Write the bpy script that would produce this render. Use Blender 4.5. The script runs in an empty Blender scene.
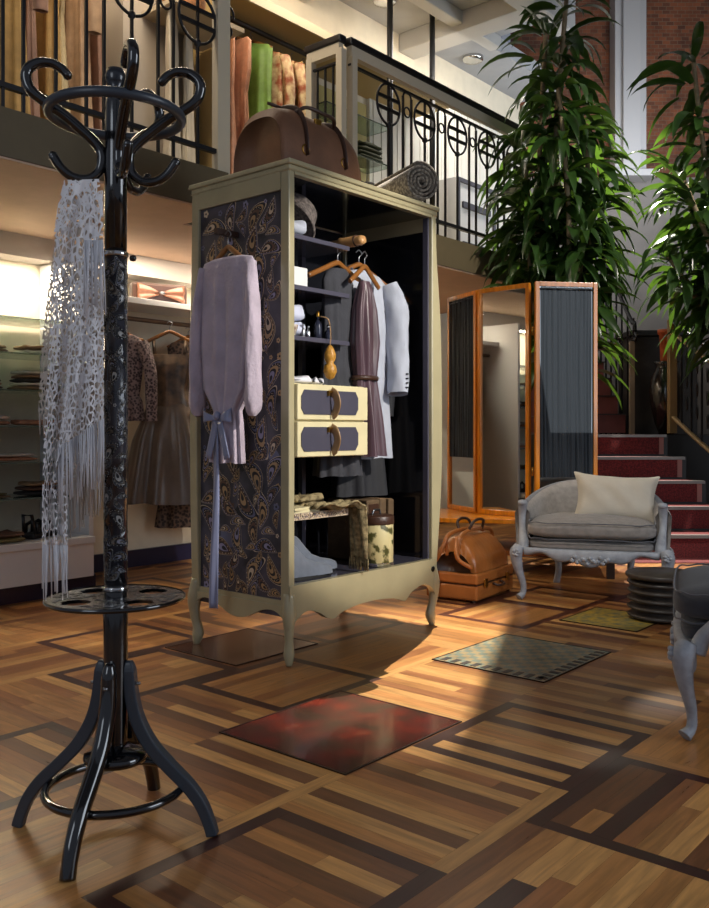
import bpy, math, random
from mathutils import Vector, Matrix
PI = math.pi
sin, cos = math.sin, math.cos
C = bpy.context.scene.collection
A = math.radians(49.6); CA, SA = cos(A), sin(A)
def W(u, v, z=0): return Vector((u*CA - v*SA, u*SA + v*CA, z))
FP, CH, HY, CX = 878.0, .98, 430.0, 354.5
def px(x, y, D):
    return Vector(((x-CX)/FP*D, D, CH + (HY-y)/FP*D))
def lin(c): return c/12.92 if c <= .04045 else ((c+.055)/1.055)**2.4
def hx(s):
    return tuple(lin(int(s[i:i+2], 16)/255) for i in (0, 2, 4)) + (1.,)

# ------------------------------------------------------------ materials
MAT = {}
def mat(name, col, rough=.5, metal=0, var=.0, vscale=8, bump=0, bscale=60, coat=0, trans=0, sss=0, col2=None, emit=None, estr=0, stretch=None, sheen=0, spec=None, voro=False):
    if name in MAT: return MAT[name]
    m = bpy.data.materials.new(name); m.use_nodes = True
    nt = m.node_tree; N = nt.nodes; L = nt.links; b = N['Principled BSDF']
    c = hx(col)
    b.inputs['Base Color'].default_value = c
    b.inputs['Roughness'].default_value = rough
    b.inputs['Metallic'].default_value = metal
    b.inputs['Coat Weight'].default_value = coat
    b.inputs['Coat Roughness'].default_value = .08
    b.inputs['Transmission Weight'].default_value = trans
    b.inputs['Sheen Weight'].default_value = sheen
    if spec is not None: b.inputs['Specular IOR Level'].default_value = spec
    tc = N.new('ShaderNodeTexCoord'); mp = N.new('ShaderNodeMapping')
    L.new(tc.outputs['Object'], mp.inputs[0])
    if stretch: mp.inputs['Scale'].default_value = stretch
    if var or col2:
        n = N.new('ShaderNodeTexVoronoi' if voro else 'ShaderNodeTexNoise'); n.inputs['Scale'].default_value = vscale
        if not voro: n.inputs['Detail'].default_value = 5
        L.new(mp.outputs[0], n.inputs['Vector'])
        r = N.new('ShaderNodeValToRGB'); L.new(n.outputs[0], r.inputs[0])
        r.color_ramp.elements[0].position = .35; r.color_ramp.elements[1].position = .65
        if col2: r.color_ramp.elements[0].color = hx(col2); r.color_ramp.elements[1].color = c
        else:
            r.color_ramp.elements[0].color = tuple(x*(1-var) for x in c[:3])+(1,)
            r.color_ramp.elements[1].color = tuple(min(1, x*(1+var)) for x in c[:3])+(1,)
        L.new(r.outputs[0], b.inputs['Base Color'])
    if bump:
        n2 = N.new('ShaderNodeTexNoise'); n2.inputs['Scale'].default_value = bscale; n2.inputs['Detail'].default_value = 4
        L.new(mp.outputs[0], n2.inputs['Vector'])
        bp = N.new('ShaderNodeBump'); bp.inputs['Strength'].default_value = bump; bp.inputs['Distance'].default_value = .01
        L.new(n2.outputs[0], bp.inputs['Height']); L.new(bp.outputs[0], b.inputs['Normal'])
    if emit:
        b.inputs['Emission Color'].default_value = hx(emit); b.inputs['Emission Strength'].default_value = estr
    MAT[name] = m
    return m

# ------------------------------------------------------------ mesh builder
class MB:
    def __init__(s): s.v = []; s.f = []; s.m = []; s.s = []; s.M = Matrix()
    def addv(s, p): s.v.append(s.M @ Vector(p)); return len(s.v)-1
    def face(s, idx, m=0, sm=True): s.f.append(tuple(idx)); s.m.append(m); s.s.append(sm)
    def box(s, x0, x1, y0, y1, z0, z1, m=0):
        i = len(s.v)
        for z in (z0, z1):
            for x, y in ((x0, y0), (x1, y0), (x1, y1), (x0, y1)): s.addv((x, y, z))
        for f in ((3,2,1,0), (4,5,6,7), (0,1,5,4), (1,2,6,5), (2,3,7,6), (3,0,4,7)): s.face([i+k for k in f], m, False)
        return s
    def bar(s, p, q, w, h, m=0, up=(0,0,1)):
        p, q = Vector(p), Vector(q); d = (q-p).normalized(); up = Vector(up)
        if abs(d.dot(up)) > .98: up = Vector((1,0,0))
        sx = d.cross(up).normalized(); sy = sx.cross(d)
        i = len(s.v)
        for c in (p, q):
            for a, b in ((-1,-1), (1,-1), (1,1), (-1,1)): s.addv(c + sx*a*w/2 + sy*b*h/2)
        for f in ((3,2,1,0), (4,5,6,7), (0,1,5,4), (1,2,6,5), (2,3,7,6), (3,0,4,7)): s.face([i+k for k in f], m, False)
        return s
    def tube(s, pts, r, n=10, m=0, cap=True, closed=False, sq=1., up=None, fold=None):
        pts = [Vector(p) for p in pts]; k = len(pts); i0 = len(s.v)
        rr = r if isinstance(r, (list, tuple)) else [r]*k
        nrm = None
        for j in range(k):
            a = pts[(j-1) % k] if (j or closed) else pts[0]; b = pts[(j+1) % k] if (j < k-1 or closed) else pts[-1]
            t = (b-a).normalized()
            if up is not None:
                e1 = t.cross(Vector(up)).normalized(); e2 = e1.cross(t)
            else:
                if nrm is None:
                    nrm = t.cross(Vector((0,0,1))) if abs(t.z) < .9 else t.cross(Vector((1,0,0)))
                nrm = (nrm - t*nrm.dot(t)).normalized(); e1 = nrm; e2 = t.cross(e1)
            for q in range(n):
                th = 2*PI*q/n; f = 1
                if fold: f = 1+fold*sin(th*4+j*.5)+fold*.6*sin(th*7-j*.8)
                s.addv(pts[j] + e1*cos(th)*rr[j]*f + e2*sin(th)*rr[j]*sq*f)
        J = k if closed else k-1
        for j in range(J):
            for q in range(n):
                a = i0+j*n+q; b = i0+j*n+(q+1) % n; c = i0+((j+1) % k)*n+(q+1) % n; d = i0+((j+1) % k)*n+q
                s.face((a, b, c, d), m)
        if cap and not closed:
            s.face([i0+q for q in range(n)][::-1], m, False); s.face([i0+(k-1)*n+q for q in range(n)], m, False)
        return s
    def lathe(s, prof, n=24, c=(0,0,0), m=0, sx=1, sy=1, amp=None):
        c = Vector(c); i0 = len(s.v)
        for (r, z) in prof:
            for q in range(n):
                th = 2*PI*q/n; f = amp(th, z) if amp else 1
                s.addv(c+Vector((r*sx*cos(th)*f, r*sy*sin(th)*f, z)))
        for j in range(len(prof)-1):
            for q in range(n):
                s.face((i0+j*n+q, i0+j*n+(q+1) % n, i0+(j+1)*n+(q+1) % n, i0+(j+1)*n+q), m)
        s.face([i0+q for q in range(n)][::-1], m, False); s.face([i0+(len(prof)-1)*n+q for q in range(n)], m, False)
        return s
    def grid(s, fn, nu, nv, m=0, mf=None):
        i0 = len(s.v)
        for j in range(nv+1):
            for i in range(nu+1): s.addv(fn(i/nu, j/nv))
        for j in range(nv):
            for i in range(nu):
                a = i0+j*(nu+1)+i
                s.face((a, a+1, a+nu+2, a+nu+1), mf(i, j) if mf else m)
        return s
    def prism(s, poly, fn0, fn1, m=0, sm=False):
        i0 = len(s.v); n = len(poly)
        for p in poly: s.addv(fn0(*p))
        for p in poly: s.addv(fn1(*p))
        s.face([i0+i for i in range(n)][::-1], m, sm); s.face([i0+n+i for i in range(n)], m, sm)
        for i in range(n):
            j = (i+1) % n; s.face((i0+i, i0+j, i0+n+j, i0+n+i), m, sm)
        return s
    def cushion(s, cx, cy, cz, w, d, h, m=0, e=.35, n=14, sag=0):
        # puffy pillow: rounded square plan, lens section
        for sg in (1, -1):
            def fn(a, b):
                x = (a*2-1); y = (b*2-1)
                k = ((1-abs(x)**2.6)*(1-abs(y)**2.6))**e if abs(x) < 1 and abs(y) < 1 else 0
                pin = 1-.06*(1-abs(x)**2)*abs(y)**4 - 0
                return (cx+w/2*x*(1-.05*(1-y*y)*abs(x)**3), cy+d/2*y*(1-.05*(1-x*x)*abs(y)**3), cz+sg*h/2*k - sag*(1-x*x)*(1-y*y) + (.004*sin(x*9+y*7) if sg > 0 else 0)*k)
            i = len(s.f)
            s.grid(fn, n, n, m)
            if sg < 0:
                for q in range(i, len(s.f)): s.f[q] = s.f[q][::-1]
        return s
    def build(s, name, mats, parent=None, bevel=0, sub=0, solid=0):
        me = bpy.data.meshes.new(name); me.from_pydata([tuple(v) for v in s.v], [], s.f)
        if not isinstance(mats, (list, tuple)): mats = [mats]
        for m in mats: me.materials.append(m)
        me.polygons.foreach_set('material_index', s.m); me.polygons.foreach_set('use_smooth', s.s)
        me.update()
        o = bpy.data.objects.new(name, me); C.objects.link(o)
        if parent: o.parent = parent
        if solid:
            md = o.modifiers.new('Solid', 'SOLIDIFY'); md.thickness = solid; md.offset = 0
        if bevel:
            md = o.modifiers.new('Bevel', 'BEVEL'); md.width = bevel; md.segments = 2; md.limit_method = 'ANGLE'; md.angle_limit = math.radians(40)
        if sub:
            md = o.modifiers.new('Sub', 'SUBSURF'); md.levels = sub; md.render_levels = sub
        return o
def tag(o, label, cat, group=None, kind=None):
    o['label'] = label; o['category'] = cat
    if group: o['group'] = group
    if kind: o['kind'] = kind
    return o
def thing(name, label, cat, loc=(0,0,0), rz=0, group=None):
    o = bpy.data.objects.new(name, None); C.objects.link(o); o.location = loc; o.rotation_euler = (0,0,rz)
    o.empty_display_size = .1
    return tag(o, label, cat, group)
def struct(name, mb, m, bevel=0):
    o = mb.build(name, m, bevel=bevel); o['kind'] = 'structure'; return o
def copy_tree(o, label=None, group=None, loc=None, rz=None, parent=None):
    c = o.copy(); C.objects.link(c); c.parent = parent
    for ch in [x for x in C.objects if x.parent == o]: copy_tree(ch, parent=c)
    if label: c['label'] = label
    if group: c['group'] = group
    if loc is not None: c.location = loc
    if rz is not None: c.rotation_euler = (0,0,rz)
    return c
def spline(pts, n=8, closed=False):
    P = [Vector(p) for p in pts]; out = []; k = len(P)
    for i in range(k if closed else k-1):
        if closed: a, b, c, d = P[(i-1) % k], P[i], P[(i+1) % k], P[(i+2) % k]
        else: a, b, c, d = P[max(i-1, 0)], P[i], P[i+1], P[min(i+2, k-1)]
        for j in range(n):
            t = j/n
            out.append(.5*((2*b)+(-a+c)*t+(2*a-5*b+4*c-d)*t*t+(-a+3*b-3*c+d)*t**3))
    if not closed: out.append(P[-1])
    return out
def lerp_list(v, n):
    out = []
    for i in range(n):
        t = i/(n-1)*(len(v)-1); k = min(int(t), len(v)-2); f = t-k; out.append(v[k]*(1-f)+v[k+1]*f)
    return out

# ------------------------------------------------------------ palette
cream = mat('cream_lacquer', 'a59c7c', .28, var=.05, coat=.4)
creamd = mat('drawer_cream', 'd8cda4', .35, var=.06)
slate = mat('slate_lacquer', '4b4a58', .2, coat=.6, var=.05)
inner = mat('charcoal_interior', '17181d', .12, coat=.7, var=.1)
oliveb = mat('olive_backboard', '5e5634', .4, var=.1)
blackg = mat('black_gloss_lacquer', '08090d', .12, coat=1.)
greyp = mat('charcoal_painted_wood', '333a44', .4, coat=.1)
chrome = mat('polished_chrome', 'c9c9c9', .12, metal=1)
brass = mat('aged_brass', 'a8803c', .3, metal=1)
steel = mat('brushed_steel', '8d8f94', .3, metal=1)
iron = mat('dark_wrought_iron', '17161a', .45, metal=.3)
hangw = mat('honey_hanger_wood', '845426', .3, coat=.4, var=.15)
leather = mat('brown_leather_worn', '6e4a33', .62, var=.22, vscale=6, bump=.25, bscale=90)
leathd = mat('dark_brown_leather', '3e271c', .4, bump=.2, bscale=80)
leato = mat('orange_tan_leather', 'a8652f', .28, var=.16, vscale=7, bump=.15, bscale=70, coat=.25)
leats = mat('tan_leather_edge', '9c7a54', .4, var=.1)
white = mat('white_plaster', 'd8d2c6', .8, var=.03)
whitepost = mat('ivory_painted_metal', 'c6bca6', .45)
warmw = mat('warm_cream_plaster', 'dacfb8', .8, var=.04)
soff = mat('olive_brown_fascia', '5d5138', .6, var=.05)
soffp = mat('peach_soffit', 'c4a890', .7, var=.04)
glass = mat('green_edge_glass', 'b8ccc4', .03, trans=.9)
navy = mat('navy_plinth', '131431', .4)
whitel = mat('white_laminate', 'dcdcdc', .35)
linen = mat('grey_linen', '85807c', .9, var=.12, vscale=30, bump=.3, bscale=220, sheen=.2)
linenb = mat('blue_grey_velvet_back', '565860', .9, var=.1, vscale=20, bump=.2, bscale=200, sheen=.3)
linend = mat('dark_grey_linen', '35363c', .9, var=.12, vscale=30, bump=.3, bscale=220, sheen=.2)
carved = mat('pale_grey_carved_wood', '999da5', .5, var=.14, vscale=25, bump=.15)
pillowm = mat('natural_linen_pillow', 'bcb4a6', .9, var=.06, bump=.25, bscale=180)
amber = mat('amber_varnished_wood', 'c8780f', .28, var=.22, vscale=5, stretch=(8,8,.6), coat=.5)
amberd = mat('brown_bench_wood', '8a4f22', .4, var=.2, vscale=5)
mirror = mat('mirror_glass', 'cfd4d4', .02, metal=1)
def net_mat(name, col, scale, thr, rough=.9, zs=1.):
    m = bpy.data.materials.new(name); m.use_nodes = True; nt = m.node_tree; N = nt.nodes; L = nt.links; b = N['Principled BSDF']
    b.inputs['Base Color'].default_value = hx(col); b.inputs['Roughness'].default_value = rough
    tc = N.new('ShaderNodeTexCoord'); mp = N.new('ShaderNodeMapping'); mp.inputs['Scale'].default_value = (1,1,zs)
    v = N.new('ShaderNodeTexVoronoi'); v.feature = 'DISTANCE_TO_EDGE'; v.inputs['Scale'].default_value = scale
    L.new(tc.outputs['Object'], mp.inputs[0]); L.new(mp.outputs[0], v.inputs['Vector'])
    c = N.new('ShaderNodeMath'); c.operation = 'LESS_THAN'; c.inputs[1].default_value = thr
    L.new(v.outputs['Distance'], c.inputs[0]); L.new(c.outputs[0], b.inputs['Alpha'])
    bp = N.new('ShaderNodeBump'); bp.inputs['Strength'].default_value = .5; bp.inputs['Distance'].default_value = .002; bp.invert = True
    L.new(v.outputs['Distance'], bp.inputs['Height']); L.new(bp.outputs[0], b.inputs['Normal'])
    MAT[name] = m; return m
crochet = net_mat('ivory_crochet', 'e6e6ea', 78, .115, zs=.7)
crochet2 = net_mat('beige_crochet', 'b9aea4', 95, .16, zs=.7)
fringem = mat('ivory_yarn', 'd6d6dc', .9)
gauze = bpy.data.materials.new('black_gauze'); gauze.use_nodes = True
_b = gauze.node_tree.nodes['Principled BSDF']; _b.inputs['Base Color'].default_value = hx('1b232c'); _b.inputs['Roughness'].default_value = .8; _b.inputs['Alpha'].default_value = .88
# paisley inks
P_BASE = mat('paisley_ground', '1d1c24', .42, var=.0, col2='4a4856', vscale=7, coat=.2)
PAI = [P_BASE, mat('ink_tan', 'a98a62', .4, coat=.2), mat('ink_lavender', '8d89a8', .4, coat=.2), mat('ink_cream', 'c9b69c', .4, coat=.2),
       mat('ink_brown', '5e4334', .4, coat=.2), mat('ink_black', '15131d', .3, coat=.2), mat('ink_slate', '5f6380', .4, coat=.2)]

def drop(cx, cy, r, rot, bend, sc, n=30):
    pts = []
    for i in range(n):
        t = 2*PI*i/n
        x = r*.62*sin(t)*abs(sin(t/2))**1.1; y = -r*cos(t)
        y0 = -r*.35
        x = x*sc; y = y0+(y-y0)*sc
        x += bend*r*.45*max(0, (y/r+.2))**2*(1 if True else 0)
        pts.append((cx+x*cos(rot)-y*sin(rot), cy+x*sin(rot)+y*cos(rot)))
    return pts
def paisley(mb, w, h, seed, fn, count, rmin=.03, rmax=.075, inside=None):
    """inlaid motifs on a w by h sheet; fn(x, y, lift) -> point"""
    rnd = random.Random(seed); placed = []
    def ok(x, y, r, k=.8):
        if x-r*.75 < 0 or x+r*.75 > w or y-r < 0 or y+r > h: return False
        if inside and not all(inside(x+r*a, y+r*b) for a, b in ((0,-1), (0,1), (.7,0), (-.7,0))): return False
        return all((x-a)**2+(y-b)**2 > (k*(r+c))**2 for a, b, c in placed)
    def poly(p, m, l): 
        i = [mb.addv(fn(x, y, l)) for x, y in p]; mb.face(i, m, False)
    for _ in range(count//3):
        x, y, r = rnd.uniform(0, w), rnd.uniform(0, h), rnd.uniform(.4, 1)*rmax
        if r < x < w-r and r < y < h-r and not (inside and not inside(x, y-r)):
            n = 11; a = [rnd.uniform(.5, 1) for _ in range(n)]
            poly([(x+r*a[i]*cos(2*PI*i/n), y+r*a[i]*sin(2*PI*i/n)) for i in range(n)], rnd.choice((6, 4, 5, 6, 4, 2)), .0003+.00002*rnd.random())
    for ps, R0, R1, tries in ((0, rmax*.8, rmax*1.1, count*8), (1, rmin, rmax*.7, count*40)):
        for _ in range(tries):
            r = rnd.uniform(R0, R1); x, y = rnd.uniform(0, w), rnd.uniform(0, h)
            if not ok(x, y, r, .56): continue
            placed.append((x, y, r))
            rot = rnd.choice((.25, -.3, PI+.3, PI-.3, 1.2, -1.2)); bd = rnd.choice((-1, 1))
            seq = [(1., 3), (.95, 5), (.86, rnd.choice((1, 6, 2))), (.78, 5), (.64, rnd.choice((4, 1))), (.5, 5), (.38, rnd.choice((1, 2, 3))), (.2, 5)]
            for q, (sc, m) in enumerate(seq): poly(drop(x, y, r, rot, bd, sc), m, .0005+.0003*q)
            # beads round the ring
            for i, (bx_, by_) in enumerate(drop(x, y, r, rot, bd, .71, 18)):
                s_ = r*.035; poly([(bx_-s_, by_), (bx_, by_-s_), (bx_+s_, by_), (bx_, by_+s_)], 3, .0031)
    for _ in range(count*14):
        r = rnd.uniform(.3, .6)*rmin; x, y = rnd.uniform(0, w), rnd.uniform(0, h)
        if not ok(x, y, r, .75): continue
        placed.append((x, y, r)); mm = rnd.choice((1, 2, 3, 6, 1))
        n = 5
        for q in range(n):
            a = 2*PI*q/n
            poly([(x+r*(.55*cos(a)+.38*cos(t)), y+r*(.55*sin(a)+.38*sin(t))) for t in [2*PI*k/7 for k in range(7)]], mm, .0006+.00005*q)
        poly([(x+.3*r*cos(t), y+.3*r*sin(t)) for t in [2*PI*k/7 for k in range(7)]], 5, .0010)
# ------------------------------------------------------------ floor
def make_floor():
    rnd = random.Random(4)
    V = []; F = []; COL = []; UV = []
    pal = dict(l='bd8c52', t='a87440', m='905c34', b='6e4529', d='3c1f1a', e='4e2b20')
    pal = {k: hx(c) for k, c in pal.items()}
    def quad(u0, u1, v0, v1, c, along):
        if u1-u0 < 1e-4 or v1-v0 < 1e-4: return
        i = len(V); g = .0002
        for a, b in ((u0+g, v0+g), (u1-g, v0+g), (u1-g, v1-g), (u0+g, v1-g)): V.append(W(a, b, 0))
        F.append((i, i+1, i+2, i+3)); k = rnd.uniform(.86, 1.14); cc = tuple(min(1, x*k) for x in pal[c][:3])+(1,)
        COL.append(cc); ou, ov = rnd.uniform(0, 50), rnd.uniform(0, 50)
        q = [(u0, v0), (u1, v0), (u1, v1), (u0, v1)]
        UV.append([((a, b) if along == 'u' else (b, a)) for a, b in q]); UV[-1] = [(a+ou, b+ov) for a, b in UV[-1]]
    def planks(u0, u1, v0, v1, along, tones, pw=.058, split=.5, seq=None):
        (a0, a1, c0, c1) = (u0, u1, v0, v1) if along == 'u' else (v0, v1, u0, u1)
        n = max(1, round((c1-c0)/pw)); w = (c1-c0)/n
        for k in range(n):
            cuts = [a0, a1]
            if rnd.random() < split: cuts = [a0, a0+(a1-a0)*rnd.uniform(.25, .75), a1]
            for q in range(len(cuts)-1):
                t = seq[k % len(seq)] if (seq and q == 0) else rnd.choice(tones)
                if along == 'u': quad(cuts[q], cuts[q+1], c0+k*w, c0+(k+1)*w, t, 'u')
                else: quad(c0+k*w, c0+(k+1)*w, cuts[q], cuts[q+1], t, 'v')
    def cell(u0, u1, v0, v1, kind):
        if kind[0] in 'FG':           # framed
            fw = .045; t = 'd' if kind[0] == 'F' else 'e'
            quad(u0, u1, v0, v0+fw, t, 'u'); quad(u0, u1, v1-fw, v1, t, 'u')
            quad(u0, u0+fw, v0+fw, v1-fw, t, 'v'); quad(u1-fw, u1, v0+fw, v1-fw, t, 'v')
            cell(u0+fw, u1-fw, v0+fw, v1-fw, kind[1:])
        elif kind[0] == 'L':          # light border
            fw = .05
            quad(u0, u1, v0, v0+fw, 'l', 'u'); quad(u0, u0+fw, v0+fw, v1, 't', 'v'); cell(u0+fw, u1, v0+fw, v1, kind[1:])
        elif kind == 'u': planks(u0, u1, v0, v1, 'u', 'tttmmmblt', split=.7)
        elif kind == 'v': planks(u0, u1, v0, v1, 'v', 'tttmmmblt', split=.7)
        elif kind == 'p': planks(u0, u1, v0, v1, 'u', 'tttml', split=.35)
        elif kind == 'q': planks(u0, u1, v0, v1, 'v', 'ttlml', split=.35)
        elif kind == 'U': planks(u0, u1, v0, v1, 'u', 'ttmlltb', seq='tbltmd', split=.6)
        elif kind == 'V': planks(u0, u1, v0, v1, 'v', 'tmltm', seq='lbltmb', split=.45)
        elif kind == 'Z': planks(u0, u1, v0, v1, 'v', 'lt', seq='ldlt', split=.1)
        elif kind == 'x': planks(u0, u1, v0, v1, 'u', 'mbm', split=.2)
    off = {0: 1.95, -1: 1.65, 1: 1.61, 2: 1.88, 3: 2.15, 4: 1.88, 5: 2.13}
    spec = {(1, 0): 'LV', (1, 1): 'FZ', (1, -1): 'FV', (1, -2): 'u', (0, 0): 'FU', (0, -1): 'LU', (0, 1): 'Lp', (0, 2): 'v', (-1, 0): 'U',
            (2, 0): 'x', (2, 1): 'q', (2, 2): 'x', (2, -1): 'LV', (2, -2): 'p', (3, 0): 'Fp', (3, 1): 'Lp', (3, -1): 'V', (3, -2): 'FV', (3, 2): 'q',
            (4, 0): 'Fp', (4, 1): 'x', (4, -1): 'v', (4, 2): 'Gx', (5, 0): 'Fp', (5, 1): 'v', (5, -1): 'p', (1, 2): 'V', (1, 3): 'q', (2, 3): 'V'}
    for j in range(-8, 18):
        v0 = 1.10+.53*(j-1); v1 = v0+.53
        for i in range(-10, 22):
            w = .58 if j in (0, 1, 2) else .56
            u0 = off.get(j, 1.9 if j % 2 else 2.17)+w*i; u1 = u0+w
            k = spec.get((j, i))
            if k is None:
                rr = rnd.random()
                k = ('F' if rr < .22 else 'G' if rr < .32 else 'L' if rr < .6 else '')+rnd.choice('uvpqUVuvpq')
            cell(u0, u1, v0, v1, k)
    me = bpy.data.meshes.new('floor'); me.from_pydata([tuple(v) for v in V], [], F)
    ca = me.color_attributes.new('plank', 'FLOAT_COLOR', 'CORNER'); uvl = me.uv_layers.new(name='grain')
    k = 0
    for fi in range(len(F)):
        for q in range(4):
            ca.data[k].color = COL[fi]; uvl.data[k].uv = UV[fi][q]; k += 1
    m = bpy.data.materials.new('parquet'); m.use_nodes = True; nt = m.node_tree; N = nt.nodes; L = nt.links; b = N['Principled BSDF']
    at = N.new('ShaderNodeAttribute'); at.attribute_name = 'plank'
    uv = N.new('ShaderNodeUVMap'); uv.uv_map = 'grain'
    mp = N.new('ShaderNodeMapping'); mp.inputs['Scale'].default_value = (2.2, 26, 1); L.new(uv.outputs[0], mp.inputs[0])
    n = N.new('ShaderNodeTexNoise'); n.inputs['Scale'].default_value = 2.2; n.inputs['Detail'].default_value = 8; n.inputs['Distortion'].default_value = .8; L.new(mp.outputs[0], n.inputs['Vector'])
    r = N.new('ShaderNodeMapRange'); r.inputs[1].default_value = .3; r.inputs[2].default_value = .7; r.inputs[3].default_value = .68; r.inputs[4].default_value = 1.22; L.new(n.outputs[0], r.inputs[0])
    mx = N.new('ShaderNodeVectorMath'); mx.operation = 'SCALE'; L.new(at.outputs['Color'], mx.inputs[0]); L.new(r.outputs[0], mx.inputs['Scale'])
    L.new(mx.outputs[0], b.inputs['Base Color'])
    r2 = N.new('ShaderNodeMapRange'); r2.inputs[3].default_value = .22; r2.inputs[4].default_value = .42; L.new(n.outputs[0], r2.inputs[0]); L.new(r2.outputs[0], b.inputs['Roughness'])
    bp = N.new('ShaderNodeBump'); bp.inputs['Strength'].default_value = .12; bp.inputs['Distance'].default_value = .002; L.new(n.outputs[0], bp.inputs['Height']); L.new(bp.outputs[0], b.inputs['Normal'])
    me.materials.append(m); 
    o = bpy.data.objects.new('floor', me); C.objects.link(o); o['kind'] = 'structure'
make_floor()
struct('floor_base', MB().box(-6, 6, -2, 11, -.1, -.002), mat('subfloor', '20140e', .8))
def inset(name, label, u0, u1, v0, v1, m, edge='2a1a14'):
    o = thing(name, label, 'floor tile', W(u0, v0, 0), A)
    mb = MB(); mb.box(0, u1-u0, 0, v1-v0, -.01, .003); mb.build('stone_slab', m, o)
    e = MB(); t = .006; w, h = u1-u0, v1-v0
    for bx in ((0,w,-t,0), (0,w,h,h+t), (-t,0,-t,h+t), (w,w+t,-t,h+t)): e.box(*bx, -.01, .004)
    e.build('edge_strip', mat('edge_'+edge, edge, .35, metal=.4), o)
    return o
redst = mat('red_marble', '6c2216', .2, col2='38241c', vscale=8, coat=.3)
_n = redst.node_tree; _r = [x for x in _n.nodes if x.type == 'VALTORGB'][0]
_e = _r.color_ramp.elements.new(.52); _e.color = hx('54201a'); _e = _r.color_ramp.elements.new(.8); _e.color = hx('8a6a4c')
inset('marble_floor_tile', 'dark red veined marble square set into the parquet in the middle foreground', 1.885, 2.47, 1.64, 2.17, redst)
inset('marble_floor_tile', 'dark brown stone square in the parquet under the left side of the wardrobe', 2.46, 2.95, 2.74, 3.2, mat('brown_stone', '3a1d15', .18, col2='5c3a28', vscale=5, coat=.5))
def checker_mat(name, a, b2, sc, rough=.3):
    m = bpy.data.materials.new(name); m.use_nodes = True; nt = m.node_tree; N = nt.nodes; L = nt.links; b = N['Principled BSDF']
    tc = N.new('ShaderNodeTexCoord'); ch = N.new('ShaderNodeTexChecker'); ch.inputs['Scale'].default_value = sc
    ch.inputs[1].default_value = hx(a); ch.inputs[2].default_value = hx(b2); L.new(tc.outputs['Object'], ch.inputs[0])
    n = N.new('ShaderNodeTexNoise'); n.inputs['Scale'].default_value = 14; n.inputs['Detail'].default_value = 6; L.new(tc.outputs['Object'], n.inputs['Vector'])
    mx = N.new('ShaderNodeMix'); mx.data_type = 'RGBA'; mx.blend_type = 'MULTIPLY'; mx.inputs[0].default_value = .8
    rr = N.new('ShaderNodeMapRange'); rr.inputs[1].default_value = .3; rr.inputs[2].default_value = .7; rr.inputs[3].default_value = .6; rr.inputs[4].default_value = 1.2; L.new(n.outputs[0], rr.inputs[0])
    L.new(ch.outputs[0], mx.inputs[6]); L.new(rr.outputs[0], mx.inputs[7]); L.new(mx.outputs[2], b.inputs['Base Color'])
    b.inputs['Roughness'].default_value = rough; MAT[name] = m; return m
ck = inset('mosaic_floor_tile', 'pale checkered mosaic square with a dashed border in front of the grey armchair', 3.07, 3.67, 1.65, 2.17, checker_mat('mosaic_checks', '727f72', '9f8c68', 26))
mb = MB()
for i in range(10): mb.box(.012, .065, .02+i*.05, .045+i*.05, .003, .0042); 
for i in range(11): mb.box(.03+i*.052, .055+i*.052, .008, .05, .003, .0042)
mb.build('dashed_border', mat('mosaic_dark', '35302c', .4), ck)
inset('mosaic_floor_tile', 'yellow and green patchwork mosaic square between the armchair and the disc table', 4.13, 4.55, 1.72, 2.12, mat('yellow_mosaic', 'b3922f', .35, col2='5b6350', vscale=26))

# ------------------------------------------------------------ building shell
def uvbox(mb, u0, u1, v0, v1, z0, z1, m=0):
    M0 = mb.M.copy(); mb.M = Matrix.Rotation(A, 4, 'Z'); mb.box(u0, u1, v0, v1, z0, z1, m); mb.M = M0; return mb
VE, ZM0, ZM1 = 3.75, 2.2, 2.43     # gallery edge and slab
VW, UE = 5.3, 7.6
struct('wall_left', uvbox(MB(), -1.0, 9.4, VW, VW+.15, 0, 5.0), warmw)
mb = MB(); uvbox(mb, -1.0, 3.31, VE, VW, ZM0+.01, ZM1); uvbox(mb, 3.31, 4.36, 4.15, VW, ZM0+.01, ZM1); uvbox(mb, 4.36, UE, VE, VW, ZM0+.01, ZM1)
struct('trim_gallery_floor', mb, [soff])
mb = MB(); uvbox(mb, -1.0, 3.31, VE+.01, VW, ZM0, ZM0+.01); uvbox(mb, 3.31, 4.36, 4.16, VW, ZM0, ZM0+.01); uvbox(mb, 4.36, UE, VE+.01, VW, ZM0, ZM0+.01)
struct('trim_soffit', mb, soffp)
ceilm = mat('ceiling_paint', '9fa0a2', .8, var=.03)
mb = MB(); uvbox(mb, -1.0, UE, VE, VW, 4.9, 5.05); uvbox(mb, UE, 9.3, 4.75, VW, 4.9, 5.05); struct('ceiling', mb, ceilm)
mb = MB(); mb.box(-5, 6, -2, 10.7, 7.0, 7.1); struct('ceiling_atrium', mb, ceilm)
mb = MB()
uvbox(mb, 5.3, 5.55, VE, VW, 4.7, 4.9); uvbox(mb, 6.9, 7.15, VE, VW, 4.72, 4.9); uvbox(mb, -1, UE, VE, VE+.2, 4.7, 4.9); uvbox(mb, 5.0, UE, 4.55, 4.68, 4.78, 4.9)
struct('trim_ceiling_beam', mb, mat('beam_paint', 'b4b2ae', .7), bevel=.01)
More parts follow.
